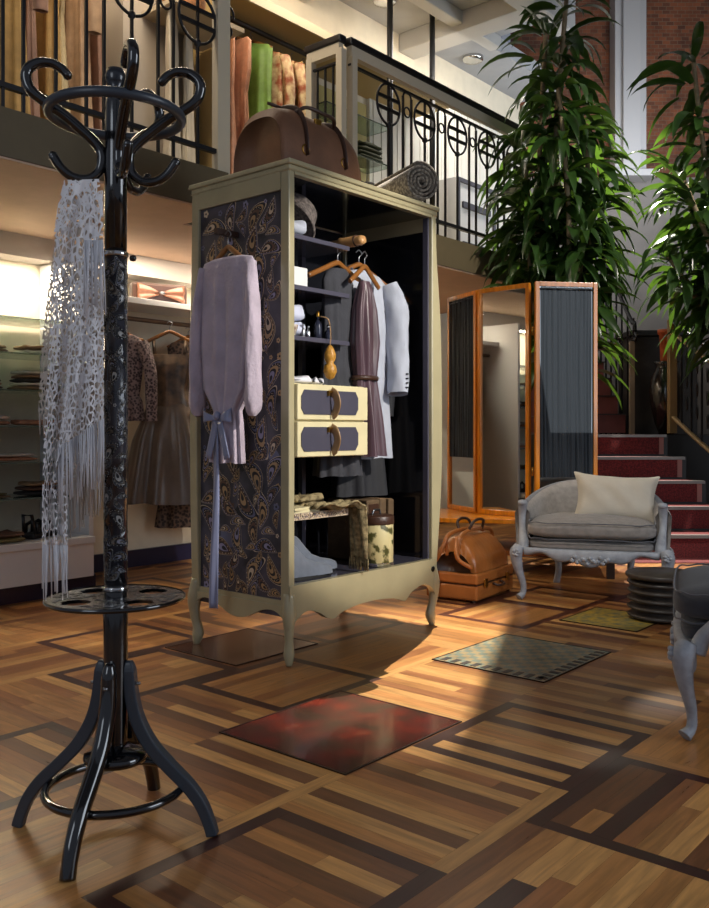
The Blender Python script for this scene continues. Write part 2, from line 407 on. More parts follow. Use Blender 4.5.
# brick rear wall
def brick_mat():
    m = bpy.data.materials.new('old_brick'); m.use_nodes = True; nt = m.node_tree; N = nt.nodes; L = nt.links; b = N['Principled BSDF']
    tc = N.new('ShaderNodeTexCoord'); mp = N.new('ShaderNodeMapping'); mp.inputs['Rotation'].default_value = (PI/2, 0, 0)
    br = N.new('ShaderNodeTexBrick'); br.inputs['Scale'].default_value = 5.5; br.inputs['Mortar Size'].default_value = .014
    br.inputs['Color1'].default_value = hx('7d4528'); br.inputs['Color2'].default_value = hx('54301f'); br.inputs['Mortar'].default_value = hx('6d5a48')
    L.new(tc.outputs['Object'], mp.inputs[0]); L.new(mp.outputs[0], br.inputs['Vector'])
    n = N.new('ShaderNodeTexNoise'); n.inputs['Scale'].default_value = 3; n.inputs['Detail'].default_value = 6; L.new(tc.outputs['Object'], n.inputs['Vector'])
    rr = N.new('ShaderNodeMapRange'); rr.inputs[1].default_value = .35; rr.inputs[2].default_value = .65; rr.inputs[3].default_value = .6; rr.inputs[4].default_value = 1.25; L.new(n.outputs[0], rr.inputs[0])
    mx = N.new('ShaderNodeVectorMath'); mx.operation = 'SCALE'; L.new(br.outputs[0], mx.inputs[0]); L.new(rr.outputs[0], mx.inputs['Scale']); L.new(mx.outputs[0], b.inputs['Base Color'])
    b.inputs['Roughness'].default_value = .85
    bp = N.new('ShaderNodeBump'); bp.inputs['Strength'].default_value = .5; bp.inputs['Distance'].default_value = .01; L.new(br.outputs['Fac'], bp.inputs['Height']); bp.invert = True; L.new(bp.outputs[0], b.inputs['Normal'])
    return m
brick = brick_mat()
mb = MB(); mb.box(1.9, 6, 10.5, 10.7, 4.0, 7.0); mb.box(1.9, 6, 10.5, 10.7, 0, 4.0, 1)
struct('wall_back', mb, [brick, mat('stair_plaster', '77706a', .8, var=.12, vscale=2)])
# pilaster and string course
mb = MB(); mb.box(3.05, 3.42, 10.28, 10.5, 4.02, 7.0); mb.box(3.13, 3.34, 10.22, 10.3, 4.02, 7.0); mb.box(2.95, 3.5, 10.2, 10.5, 3.94, 4.02)
struct('trim_pilaster', mb, mat('pilaster_paint', 'aaa6a4', .6), bevel=.008)
struct('wall_right', MB().box(5.2, 5.35, 2.0, 10.7, 0, 7.0), mat('side_plaster', '8a8279', .8))
# lower wall fittings
mb = MB(); uvbox(mb, -1.0, 5.6, VW-.18, VW, 2.06, 2.2); struct('trim_header', mb, mat('header_paint', 'b9b2ac', .7))
mb = MB(); uvbox(mb, 3.06, 9.2, VW-.03, VW, 0, .12); uvbox(mb, 0, 3.06, 4.68, 4.72, 0, .1); struct('baseboard_left', mb, navy)
o = thing('shelf_bench', 'low white shelf bench on a navy plinth at the far left, beneath the glass shelves', 'bench', W(.4, 4.62, .1), A)
MB().box(0, 2.62, 0, VW-4.62-.01, .2, .24).build('top_board', whitel, o, bevel=.004); MB().box(0, 2.62, .02, .05, 0, .2).build('front_board', whitel, o)
o = thing('partition_panel', 'white upright partition closing the right end of the glass shelves, behind the hanging shawl', 'panel', W(3.04, 4.72, 0), A)
MB().box(0, .03, 0, .57, .0, 2.05).build('panel', whitel, o)
SH = [.345, .545, .76, .975, 1.19, 1.41, 1.63]
nth = ['lowest', 'second', 'third', 'fourth', 'fifth', 'sixth', 'topmost']
shp = None
for i, z in enumerate([.565, .78, .995, 1.21, 1.43, 1.64]):
    o = tag(MB().box(0, 2.6, 0, .4, 0, .01).build('glass_shelf', glass), 'glass shelf at the far left, %s of six above the white bench' % ['lowest', 'second lowest', 'third from the bottom', 'third from the top', 'second from the top', 'topmost'][i], 'shelf', 'glass shelves on the left wall')
    o.location = W(.42, VW-.42, z); o.rotation_euler = (0, 0, A)
# folded goods
rnd = random.Random(11)
def folded(name, label, cat, u, v, z, w, d, h, m, layers=3, group=None, rz=0, lump=.25):
    mb = MB(); r = random.Random(hash_(label))
    for k in range(layers):
        z0 = h*k/layers; hh = h/layers; ox, oy = r.uniform(-.01, .01), r.uniform(-.01, .01); ph = r.uniform(0, 6)
        def fn(a, b, ww=w*(1-.04*k), dd=d*(1-.05*k)):
            th = 2*PI*a; t = b*2-1
            c = abs(cos(th))**.35*(1 if cos(th) > 0 else -1); s_ = abs(sin(th))**.35*(1 if sin(th) > 0 else -1)
            rr = (1-abs(t)**3)**.4 if abs(t) < 1 else 0
            return (ox+ww/2*c*rr*(1+.04*sin(3*th+ph)), oy+dd/2*s_*rr*(1+.04*cos(4*th+ph)), z0+hh*(.5+.5*t)+(lump*hh*sin(5*th+ph)*rr if t > 0 else 0)*(.5 if k < layers-1 else 1))
        mb.grid(fn, 20, 8, k % (len(m) if isinstance(m, (list, tuple)) else 1))
    o = mb.build(name, m); tag(o, label, cat, group); o.location = W(u, v, z+.001); o.rotation_euler = (0, 0, A+rz); return o
def hash_(t): 
    h = 7
    for ch in t: h = (h*31+ord(ch)) % 1000003
    return h
def fab(n, c, v=.12, r=.85): return mat(n, c, r, var=v, vscale=18, bump=.15, bscale=120)
tanf, brf, whf, pef, grf, dkf, olf = fab('tan_cloth', '8e7050'), fab('brown_cloth', '5b4030'), fab('off_white_cloth', 'c9c2b6'), fab('peach_cloth', 'b98060'), fab('grey_cloth', '7a7772'), fab('dark_cloth', '2c2724'), fab('olive_cloth', '6f6640')
G = 'folded goods on the glass shelves'
VS = VW-.27
for (nm, lb, ct, u, z, w, d, h, m, l) in [
    ('folded_scarf', 'flat brown folded scarf on the second glass shelf from the top, far left', 'scarf', 2.52, 1.441, .24, .2, .04, [brf, tanf], 2),
    ('folded_scarf', 'pale cream folded scarf on the second glass shelf from the top, beside the shawl', 'scarf', 2.86, 1.441, .22, .2, .055, [whf, tanf], 2),
    ('folded_sweater', 'brown folded sweater at the left edge of the third glass shelf from the top', 'sweater', 2.5, 1.221, .22, .22, .06, [brf, pef], 3),
    ('folded_shirt_stack', 'stack of cream and black folded tops on the third glass shelf from the top', 'clothes', 2.84, 1.221, .26, .22, .12, [tanf, whf, dkf], 5),
    ('folded_sweater', 'peach folded sweater at the left edge of the third glass shelf from the bottom', 'sweater', 2.57, 1.006, .18, .2, .06, [pef, whf], 2),
    ('rolled_belt', 'orange brown roll on the third glass shelf from the bottom, beside the shawl', 'cloth', 2.86, 1.006, .3, .1, .035, [pef], 1),
    ('folded_blouse', 'white crumpled blouse on a peach board on the second lowest glass shelf', 'blouse', 2.66, .791, .34, .2, .05, [pef, whf], 2),
    ('folded_scarf', 'thin tan folded scarf at the left edge of the lowest glass shelf', 'scarf', 2.55, .576, .22, .2, .03, [tanf, olf], 2),
    ('handbag', 'small dark brown handbag lying on the lowest glass shelf', 'bag', 2.87, .576, .24, .18, .085, [dkf, brf, tanf], 3),
    ]:
    if w > .02: folded(nm, lb, ct, u, VS, z, w, d, h, m, l, G)
folded('folded_sweater', 'olive brown folded sweater at the left end of the white bench', 'sweater', 2.5, 4.8, .342, .24, .24, .055, [olf, brf], 2, G)
o = thing('sandal', 'black strappy sandal standing on the white bench near the shawl', 'shoe', W(2.78, 4.83, .342), A+.4)
MB().box(-.12, .12, -.045, .045, 0, .035).build('sole', dkf, o, bevel=.01)
mb = MB()
for x in (-.08, -.02, .05): mb.tube([(x, -.045, .03), (x, -.04, .08), (x, 0, .1), (x, .04, .08), (x, .045, .03)], .012, 8)
mb.tube([(-.1, -.04, .03), (-.12, -.03, .14), (-.12, .03, .14), (-.1, .04, .03)], .01, 8)
mb.build('strap', mat('black_leather', '151312', .35), o)

# alcove with hanging clothes behind the stand
o = tag(MB().box(0, 1.9, 0, .36, 0, .04).build('wall_shelf', whitel, bevel=.003), 'thick white wall shelf above the hanging clothes, between the coat stand and the wardrobe', 'shelf')
o.location = W(3.1, VW-.37, 1.83); o.rotation_euler = (0, 0, A)
for i, z in enumerate((1.46, 1.18, .86)):
    o = tag(MB().box(0, 1.2, 0, .3, 0, .018).build('wall_shelf', whitel), 'short white wall shelf behind the hanging clothes, %s of three' % ['top', 'middle', 'bottom'][i], 'shelf', 'short white wall shelves')
    o.location = W(4.35, VW-.31, z); o.rotation_euler = (0, 0, A)
def shoe(mb, x, y, z, L=.24, m=0, rz=0, heel=.0):
    c, s_ = cos(rz), sin(rz)
    st = [(-.5, .03, .07), (-.4, .034, .075), (-.2, .03, .065), (0, .034, .05), (.2, .042, .035), (.38, .038, .028), (.48, .02, .02)]
    def fn(a, b):
        t = b*(len(st)-1); k = min(int(t), len(st)-2); f = t-k
        X = (st[k][0]*(1-f)+st[k+1][0]*f)*L; w = st[k][1]*(1-f)+st[k+1][1]*f; h = st[k][2]*(1-f)+st[k+1][2]*f
        th = PI*a; Y = w*cos(th); Z = h*sin(th)**.8
        return (x+X*c-Y*s_, y+X*s_+Y*c, z+Z)
    mb.grid(fn, 12, 18, m)
def shoes(label, u, v, z, m, rz, group=None, name='ankle_boot', cat='shoe', L=.24, parent=None):
    mb = MB(); shoe(mb, 0, 0, .012, L); 
    o = mb.build(name, m); tag(o, label, cat, group)
    o.location = W(u, v, z); o.rotation_euler = (0, 0, A+rz)
    sl = MB(); i0 = [sl.addv((L*.52*cos(t)*(1 if cos(t) < 0 else 1), .043*sin(t)*(1+.1*cos(t)), 0)) for t in [2*PI*k/20 for k in range(20)]]
    i1 = [sl.addv((L*.52*cos(t), .043*sin(t)*(1+.1*cos(t)), .013)) for t in [2*PI*k/20 for k in range(20)]]
    sl.face(i0[::-1], 0, False); sl.face(i1, 0, False)
    for k in range(20): sl.face((i0[k], i0[(k+1) % 20], i1[(k+1) % 20], i1[k]), 0)
    sl.build('sole', mat('black_rubber', '141414', .6), o); return o
shoes('tan shoe on the top short shelf beside the wardrobe edge', 4.55, VW-.18, 1.479, brf, -1.2)
shoes('brown suede shoe on the thick white wall shelf, right of the bow clutch', 4.55, VW-.2, 1.87, olf, -2.4)
folded('folded_sweater', 'beige folded sweater on the middle short shelf beside the wardrobe', 'sweater', 4.6, VW-.17, 1.199, .3, .22, .06, [tanf, whf], 2)
# bow clutch + box on the thick shelf
o = thing('clutch_bag', 'brown satin clutch with a big bow on the thick white wall shelf', 'bag', W(3.86, VW-.18, 1.87), A-.35)
MB().box(-.2, .2, -.05, .05, 0, .15).build('body', mat('brown_satin', '4a3026', .3, sheen=.3), o, bevel=.02)
mb = MB(); sat = mat('copper_satin', '8c5f4a', .28, var=.1)
for sg in (-1, 1):
    mb.grid(lambda a, b: (sg*(.02+.15*a), -.065-.02*sin(PI*a)-.008*sin(b*12), .075+(b-.5)*(.03+.1*a)), 8, 8)
mb.build('bow', sat, o, solid=.004); MB().lathe([(0, -.012), (.018, -.008), (.022, 0), (.018, .008), (0, .012)], 12, (0, -.085, .075)).build('brooch', steel, o)

# ------------------------------------------------------------ garments
def hanger(parent, w=.42, m=hangw, hook=.07, z=0):
    mb = MB(); mb.tube(spline([(-w/2, 0, z-.085), (-w*.3, 0, z-.05), (-w*.08, 0, z-.01), (0, 0, z), (w*.08, 0, z-.01), (w*.3, 0, z-.05), (w/2, 0, z-.085)], 4), [.009]*25, 8, sq=1.4)
    h = mb.build('hanger', m, parent)
    k = MB(); k.tube(spline([(0, 0, z), (0, 0, z+hook*.5), (.018, 0, z+hook*.75), (.0, 0, z+hook), (-.02, 0, z+hook*.8)], 5), .0025, 6); k.build('hook', steel, h)
def body(mb, secs, n=56, m=0, seed=1, folds=(7, 13), amp=.0, mf=None):
    r = random.Random(seed); ph = [r.uniform(0, 6) for _ in range(4)]
    N = (len(secs)-1)*5+1
    Z = [lerp_list([s[k] for s in secs], N) for k in range(4)]
    def fn(a, b):
        i = min(int(round(b*(N-1))), N-1); z, w, d, f = Z[0][i], Z[1][i], Z[2][i], Z[3][i]
        th = 2*PI*a; q = f*(sin(folds[0]*th+ph[0]+b*1.2)+.6*sin(folds[1]*th+ph[1]-b*2)+.35*sin(3*th+ph[2]))
        c, s_ = cos(th), sin(th)
        return ((w+q*.5)*c, (d+q)*s_*(1) if abs(s_) > 0 else 0, z+f*.15*sin(5*th+ph[3]))
    mb.grid(fn, n, N-1, m, mf)
def sleeve(parent, pts, rad, m, name='sleeve', sq=.75, fold=.05):
    p = spline(pts, 6); return MB().tube(p, lerp_list(rad, len(p)), 20, fold=fold, sq=sq, cap=False).build(name, m, parent)
def garment(name, label, cat, loc, rz, secs, m, seed=1, group=None, folds=(7, 13), sleeves=None, hang=True, slm=None, hw=.4):
    o = thing(name, label, cat, loc, rz, group)
    mb = MB(); body(mb, secs, seed=seed, folds=folds); mb.build('cloth_body', m, o)
    if sleeves:
        for sg in (-1, 1):
            pts, rad = sleeves; sleeve(o, [(sg*p[0], p[1], p[2]) for p in pts], rad, slm or m)
    if hang: hanger(o, hw)
    return o
def dressS(w0, w1, w2, L, d=.05, f=.012): # shoulder half width, waist, hem
    return [(-.03, .05, .03, 0), (-.05, w0*.8, d*.8, 0), (-.09, w0, d, f*.2), (-.3, w0*.95, d*1.2, f*.4), (-.45, w1, d, f*.6), (-.7*L-.05, (w1+w2)/2, d*1.5, f), (-L, w2, d*1.9, f*1.5)]
# below the gallery
rail = tag(MB().tube([(0, 0, 0), (1.5, 0, 0)], .016, 12).build('clothes_rail', mat('dark_wood_rail', '5f4630', .5)), 'wooden clothes rail under the thick white wall shelf', 'rail')
rail.location = W(3.12, 5.05, 1.74); rail.rotation_euler = (0, 0, A)
o = tag(MB().lathe([(.03, 0), (.03, .02), (.014, .03), (.014, 1.7), (.03, 1.72), (.03, 1.8)], 14).build('rail_post', steel), 'chrome upright post holding the clothes rail', 'post'); o.location = W(4.28, 5.0, 0.0)
laced = mat('patterned_lace', '8b7a78', .8, col2='3b2f33', vscale=60, voro=True)
lace2 = mat('brown_print', '6d5748', .8, col2='30241f', vscale=45, voro=True)
taupe = mat('taupe_satin', '5f5043', .33, var=.12, sheen=.3)
garment('blouse', 'patterned lilac blouse hanging from the wooden rail right of the coat stand', 'blouse', W(3.42, 5.03, 1.66), .1, dressS(.2, .17, .2, .62), laced, 3, sleeves=([(.19, 0, -.1), (.25, -.03, -.3), (.26, -.04, -.62)], [.06, .055, .05]))
o = garment('dress', 'brown sleeveless dress with dark bodice and full taupe skirt on the wooden rail', 'dress', W(3.79, 4.9, 1.66), .15,
    [(-.5, .15, .09, .002), (-.56, .17, .11, .008), (-.75, .24, .15, .02), (-1.18, .33, .19, .03)], taupe, 5, folds=(9, 14), hw=.36)
mb = MB(); body(mb, [(-.16, .16, .05, .003), (-.24, .155, .08, .004), (-.4, .125, .075, .004), (-.52, .155, .095, .004)], seed=2); mb.build('bodice', mat('dark_bodice', '33271f', .5, col2='6a5138', vscale=14), o)
for sg in (-1, 1): MB().tube([(sg*.1, -.03, -.17), (sg*.11, 0, -.05), (sg*.1, .03, -.17)], .012, 8).build('strap', mat('dark_bodice', '33271f'), o)
pass
garment('dress', 'brown printed dress hanging lowest at the right end of the wooden rail', 'dress', W(4.08, 5.06, 1.66), .3, dressS(.15, .14, .24, 1.38), lace2, 8, hw=.3)
garment('blouse', 'tan blouse half hidden between the taupe dress and the wardrobe', 'blouse', W(4.75, 4.85, 1.35), .9, dressS(.17, .16, .2, .7), fab('tan_blouse', '9b8066'), 9)

# ------------------------------------------------------------ gallery clothes
def gal(px_, v, z, label, m, w=.2, L=1.4, name='dress', cat='dress', d=.05, rz=0, f=.012, seed=1, sl=False, group='clothes hanging on the gallery rails'):
    k = (px_-CX)/FP; D = v/(CA-k*SA); u = D*(SA+k*CA)
    rq = random.Random(seed*7)
    return garment(name, label, cat, W(u, v, z-rq.uniform(0, .08)), A+PI/2+rz+rq.uniform(-.3, .3), dressS(w*rq.uniform(.85, 1.05), w*rq.uniform(.6, .9), w*rq.uniform(.95, 1.25), L, d*.6, f*.9), m, seed, group, sleeves=([(w, 0, -.1), (w+.04, -.01, -.3), (w+.03, -.02, -.6)], [.05, .045, .04]) if sl else None, hw=.36)
ZR = 4.05
def grail(u0, u1, v, z, label):
    o = tag(MB().tube([(0, 0, 0), (u1-u0, 0, 0)], .02, 10).build('clothes_rail', mat('dark_rail', '2c2118', .5)), label, 'rail'); o.location = W(u0, v, z); o.rotation_euler = (0, 0, A)
grail(1.6, 4.0, 4.85, 4.05, 'dark clothes rail of the gallery above the coat stand'); grail(4.28, 5.35, 4.95, 4.05, 'dark clothes rail of the gallery above the leather holdall')
mauve, creamf, bei, pink, gold, green, flor = fab('mauve_silk', '93705e', r=.5), fab('cream_silk', 'c6b48c', r=.5), fab('beige_silk', 'b09070', r=.5), fab('salmon_silk', 'c08a6c', r=.5), fab('gold_brocade', 'b08c50', r=.6), fab('green_silk', '6f9440', r=.5), mat('floral_silk', 'e6cf9c', .6, col2='9c4e2c', vscale=16)
ww = mat('white_linen_cloth', 'c4b8a2', .7, var=.06)
for i, (x, v, lb, m, w, L, z) in enumerate([
    (6, 4.8, 'olive gold dress at the far left end of the gallery rail', gold, .2, 1.35, 3.95),
    (24, 4.8, 'mauve long dress on the gallery rail, second from the left', mauve, .22, 1.4, 3.95),
    (38, 4.85, 'gold brocade dress on the gallery rail right of the mauve one', gold, .2, 1.3, 3.95),
    (55, 4.85, 'long cream dress on the gallery rail above the left hook', creamf, .2, 1.3, 3.95),
    (72, 4.8, 'beige wrap dress on the gallery rail right of the long cream dress', bei, .2, 1.35, 3.95),
    (88, 4.85, 'dusty mauve ruffled dress on the gallery rail left of the white partition', mauve, .19, 1.35, 3.95)]):
    gal(x, v, z, lb, m, w, L, seed=i+3, f=.02, sl=(i in (1, 4)))
for x, lb, m, w, z, L in [(172, 'off-white long dress hanging alone on the gallery behind the hooks', ww, .2, 3.8, 1.25),]:
    gal(x, 4.7, z, lb, m, w, L, rz=-.9, seed=5, f=.014)
gal(188, 4.8, 3.8, 'off-white trousers hanging beside the off-white long dress on the gallery', ww, .15, 1.25, name='trousers', cat='trousers', rz=-.8, seed=8)
for i, (x, lb, m, w, L, fl) in enumerate([
    (222, 'salmon dress on the gallery rail directly right of the ivory post', pink, .22, 1.4, 0), (236, 'second salmon pink dress on the gallery rail, beside the green one', pink, .21, 1.35, 0),
    (252, 'bright green dress on the gallery rail above the holdall', green, .2, 1.3, 0), (266, 'orange and cream floral dress beside the green dress on the gallery rail', flor, .2, 1.2, 1),
    (280, 'gold and cream floral blouse in the middle of the right gallery rail', flor, .2, 1.1, 1), (292, 'gold brocade dress near the end of the right gallery rail', gold, .2, 1.2, 0), (303, 'peach floral dress at the right end of the gallery rail', flor, .18, 1.25, 0)]):
    gal(x, 4.95, 3.97, lb, m, w, L, seed=i+20, f=.02, sl=bool(fl))
o = tag(MB().box(0, .5, 0, .5, 0, 2.3).build('partition_panel', mat('taupe_panel', 'a3988a', .6)), 'tall taupe partition on the gallery behind the stand finial', 'panel'); o.location = W(3.34, 4.8, ZM1); o.rotation_euler = (0, 0, A)
o = tag(MB().lathe([(.13, 0), (.15, .05), (.16, .24), (.165, .25)], 20, sy=.7).build('wicker_basket', mat('wicker', '8d5f38', .7, bump=.5, bscale=60, var=.2, vscale=40)), 'brown wicker basket high on the gallery above the stand finial', 'basket')
o.location = W(3.68, 4.62, 3.72)
o = tag(MB().box(-.2, .4, -.16, .3, -.03, 0).build('wall_shelf', mat('beige_shelf', 'b8a88e', .5)), 'small beige shelf carrying the wicker basket', 'shelf'); o.location = W(3.68, 4.62, 3.72); o.rotation_euler = (0, 0, A)
# cupboard top over the right rail
o = thing('open_wardrobe_unit', 'built-in open clothes bay with a white front edge around the right gallery rail', 'cabinet', W(4.1, 4.72, ZM1), A)
MB().box(0, 3.0, 0, VW-4.72-.01, 1.68, 1.72).build('top_board', mat('bay_inside', 'b49a66', .6), o); MB().box(0, 3.0, -.02, 0, 1.66, 1.73).build('front_edge', mat('bay_edge', 'b8aa90', .6), o)
MB().box(0, .04, 0, VW-4.72-.01, 0, 1.68).build('side_panel', mat('bay_inside', 'b49a66', .6), o)
folded('folded_scarf', 'pale pink scarf lying on top of the gallery clothes bay', 'scarf', 4.75, 4.9, ZM1+1.73, .4, .25, .05, [pink, whf], 2)
folded('folded_scarf', 'cream scarf heap on the clothes bay near the railing corner', 'scarf', 5.3, 4.9, ZM1+1.73, .3, .25, .05, [whf, tanf], 2)
# shelf with folded dark clothes seen through the railing
o = thing('shelving_unit', 'lit olive shelving with dark folded clothes behind the railing corner', 'shelf', W(5.45, 4.95, ZM1), A)
MB().box(0, .9, .31, .34, 0, 1.6).build('back_panel', mat('lit_olive', 'c0b070', .6), o)
for z in (.25, .6, .95, 1.3): MB().box(0, .9, 0, .3, z, z+.012).build('shelf_board', glass, o)
for i, (uu, z, lb, m) in enumerate([(5.7, .262, 'black folded trousers on the lowest shelf behind the railing', dkf), (6.1, .612, 'dark folded jumpers stacked on the second shelf behind the railing', dkf), (5.65, .962, 'green folded shirt on the third shelf behind the railing', fab('leaf_green', '55802c')), (6.1, .962, 'dark olive folded jumper right of the green shirt', fab('dark_olive', '2f3320'))]):
    folded('folded_clothes', lb, 'clothes', uu, 5.08, ZM1+z, .34, .24, .16, [m], 4, 'folded clothes on the gallery shelving')

# ------------------------------------------------------------ railings
def frieze(mb, x, zc, r=.14):
    n = 28
    mb.tube([(x+r*.92*cos(2*PI*i/n), 0, zc+r*sin(2*PI*i/n)) for i in range(n)], .009, 6, closed=True)
    mb.bar((x-r*.9, 0, zc+.045), (x+r*.9, 0, zc+.045), .014, .022); mb.bar((x-r*.9, 0, zc-.035), (x+r*.9, 0, zc-.035), .014, .022)
    mb.lathe([(.0, -.03), (.02, -.01), (.02, .01), (0, .03)], 8, (x, 0, zc-r))
    for s_ in (1,):
        mb.tube([(x+.215+.035*cos(2*PI*i/12), 0, zc+.005+.035*sin(2*PI*i/12)) for i in range(12)], .007, 6, closed=True)
def balustrade(label, u0, u1, v, rings, posts, rz=A, wood=True, botm=iron):
    o = thing('balustrade', label, 'railing', W(u0, v, ZM1), rz); L = u1-u0
    MB().box(-.02, L+.02, -.035, .035, 1.09, 1.14).build('handrail', mat('black_handrail', '121013', .35), o, bevel=.01)
    if wood: MB().box(0, L, -.022, .022, 1.02, 1.09).build('rail_board', whitepost, o)
    MB().box(0, L, -.012, .012, .96, .975).build('top_rail', iron, o); MB().box(0, L, -.014, .014, .1, .125).build('bottom_rail', iron, o)
    for p in posts: MB().box(p-.025, p+.025, -.025, .025, 0, 1.05).build('post', whitepost, o)
    for x in rings:
        mb = MB(); frieze(mb, x-u0, .82); mb.build('scroll_ornament', iron, o)
        for dx, top in ((0, .96), (.165, .93), (.265, .93)):
            if 0 < x-u0+dx < L: MB().bar((x-u0+dx, 0, .0), (x-u0+dx, 0, top), .014, .014).build('baluster', iron, o)
        mb = MB(); mb.tube(spline([(x-u0+.165, 0, .9), (x-u0+.175, 0, .95), (x-u0+.215, 0, .965), (x-u0+.255, 0, .95), (x-u0+.265, 0, .9)], 4), .007, 6); mb.build('arch', iron, o)
    return o
balustrade('black iron gallery balustrade at the upper left, above the coat stand', .9, 3.29, VE+.04, [.97+.43*k for k in range(6)], [2.37], wood=False)
o = tag(MB().box(-.03, .03, -.03, .03, 0, 2.6).build('post', whitepost), 'tall ivory post ending the upper left balustrade', 'post'); o.location = W(3.31, VE+.05, ZM1); o.rotation_euler = (0,0,A)
balustrade('iron gallery balustrade with round scrolls running right from the corner above the wardrobe', 4.40, 7.58, VE+.04, [4.82-.0+.43*k for k in range(6)], [.03, 3.1])
o = balustrade('short side balustrade returning from the railing corner', 4.33, 4.62, VE+.05, [], [.0, .27], rz=A+PI/2)
for k in range(3): MB().bar((.07+.07*k, 0, 0), (.07+.07*k, 0, .96), .012, .012).build('baluster', iron, o)
for x_, u_, v_ in ((0, 5.87, 4.6), (1, 6.70, 4.75)):
    o = tag(MB().lathe([(.026, 0), (.026, 2.45)], 14).build('column', mat('black_column', '0f0f11', .4)), 'slim black iron column behind the gallery railing, %s' % ('left of the white panelling' if x_ == 0 else 'in front of the white panelling'), 'column', 'iron columns on the gallery'); o.location = W(u_, v_, ZM1)
# white panelling on gallery wall, small cabinet
mb = MB(); uvbox(mb, 6.4, 9.2, VW-.04, VW-.005, ZM1, 4.4)
for k in range(22): uvbox(mb, 6.45+k*.125, 6.46+k*.125, VW-.047, VW-.035, ZM1, 4.4)
struct('trim_panelling', mb, mat('white_panelling', 'd6d2c6', .6))
o = thing('cupboard', 'small white cupboard with a dark frame on the gallery beside the big plant', 'cupboard', W(7.1, 4.75, ZM1), A)
MB().box(0, .7, 0, .4, 0, 1.0).build('body', whitel, o); mb = MB()
for bx in ((0,.04,-.02,0,0,1), (.66,.7,-.02,0,0,1), (.04,.66,-.02,0,.96,1), (.1,.6,-.02,0,.72,.78), (.1,.6,-.02,0,.35,.39)): mb.box(*bx)
mb.build('frame', mat('dark_slate_trim', '3b3a44', .5), o)
# downlights
dl = mat('downlight_glow', 'ffe0b0', .4, emit='ffe2b8', estr=14)
def downlight(label, X, D):
    o = thing('ceiling_downlight', label, 'light', (X, D, 4.86), 0, 'ceiling downlights')
    MB().lathe([(.05, .0), (.1, .0), (.11, .015), (.11, .04), (.05, .04)], 20).build('trim_ring', chrome, o); MB().lathe([(0, .006), (.05, .006), (.05, .02), (0, .02)], 16).build('bulb', dl, o)
def dpx(x, y, z=4.85): D = FP*(z-CH)/(HY-y); return (x-CX)/FP*D, D
downlight('round lit ceiling downlight above the railing corner', *dpx(385, 4)); downlight('round lit ceiling downlight left of the big plant top', *dpx(473, 62))

# ------------------------------------------------------------ wardrobe
U0, V0 = 2.58, 2.55
WW, WD, WH = 1.05, .625, 2.1
wr = thing('wardrobe', 'tall cream wardrobe with paisley sides, open front and scalloped apron on cabriole legs', 'wardrobe', W(U0, V0, 0), A)
t = .034
MB().box(-.012, WW+.012, -.015, WD+.01, WH-.022, WH).box(-.004, WW+.004, -.006, WD, WH-.045, WH-.022).build('top_board', cream, wr, bevel=.006)
# frame posts, right front one bowed outward
def post_path(x, y, bow, bx=1, by=0):
    return [(x+bx*bow*b, y+by*bow*b, z) for z, b in ((WH-.045, 0), (1.85, .2), (1.5, .85), (1.1, 1), (.7, .9), (.42, .35), (.3, .0))]
def frame_post(x0, x1, y0, y1, bow, name='post', sg=1):
    mb = MB(); p = spline([(0, 0, 2.056), (bow*.15, 0, 1.85), (bow*.8, 0, 1.5), (bow, 0, 1.1), (bow*.95, 0, .75), (bow*.45, 0, .45), (0, 0, .24)], 5)
    i0 = len(mb.v)
    for q in p:
        a0, a1 = (x0, x1+q.x) if sg > 0 else (x0-q.x, x1)
        for x, y in ((a0, y0), (a1, y0), (a1, y1), (a0, y1)): mb.addv((x, y, q.z))
    for j in range(len(p)-1):
        for q in range(4): mb.face((i0+j*4+q, i0+(j+1)*4+q, i0+(j+1)*4+(q+1) % 4, i0+j*4+(q+1) % 4), 0, False)
    mb.face([i0+3, i0+2, i0+1, i0], 0, False); k = i0+(len(p)-1)*4; mb.face([k, k+1, k+2, k+3], 0, False)
    return mb.build(name, cream, wr, bevel=.005)
frame_post(0, t, 0, .05, .0); frame_post(WW-t, WW, 0, .05, .055); frame_post(0, t, WD-.05, WD, .012, sg=-1); frame_post(WW-t, WW, WD-.05, WD, .05)
MB().box(t, WW-t, 0, .03, WH-.058, WH-.045).build('front_top_rail', cream, wr)
MB().box(0, .03, .05, WD-.05, WH-.12, WH-.045).build('side_top_rail', cream, wr); MB().box(WW-.03, WW, .05, WD-.05, WH-.12, WH-.045).build('side_top_rail', cream, wr)
# aprons
def apron(name, L, y, th, prof, top, axis):
    P = spline([(a, b, 0) for a, b in prof], 8); poly = [(p.x*L, p.y) for p in P]+[(L, top), (0, top)]
    mb = MB()
    # strips so the concave outline triangulates cleanly
    P2 = [(p.x*L, p.y) for p in P]
    for (xa, za), (xb, zb) in zip(P2[:-1], P2[1:]):
        if xb-xa < 1e-5: continue
        for f0, f1 in ((y, y+th),):
            q = [(xa, za), (xb, zb), (xb, top), (xa, top)]
            mk = (lambda a, z, yy: (a, yy, z)) if axis == 'x' else (lambda a, z, yy: (yy, a, z))
            mb.face([mb.addv(mk(a, z, y)) for a, z in q], 0, False); mb.face([mb.addv(mk(a, z, y+th)) for a, z in q][::-1], 0, False)
            mb.face([mb.addv(mk(xa, za, y)), mb.addv(mk(xa, za, y+th)), mb.addv(mk(xb, zb, y+th)), mb.addv(mk(xb, zb, y))], 0, True)
    mk = (lambda a, z, yy: (a, yy, z)) if axis == 'x' else (lambda a, z, yy: (yy, a, z))
    mb.face([mb.addv(mk(a, top, yy)) for a, yy in ((0, y), (L, y), (L, y+th), (0, y+th))], 0, False)
    return mb.build(name, cream, wr)
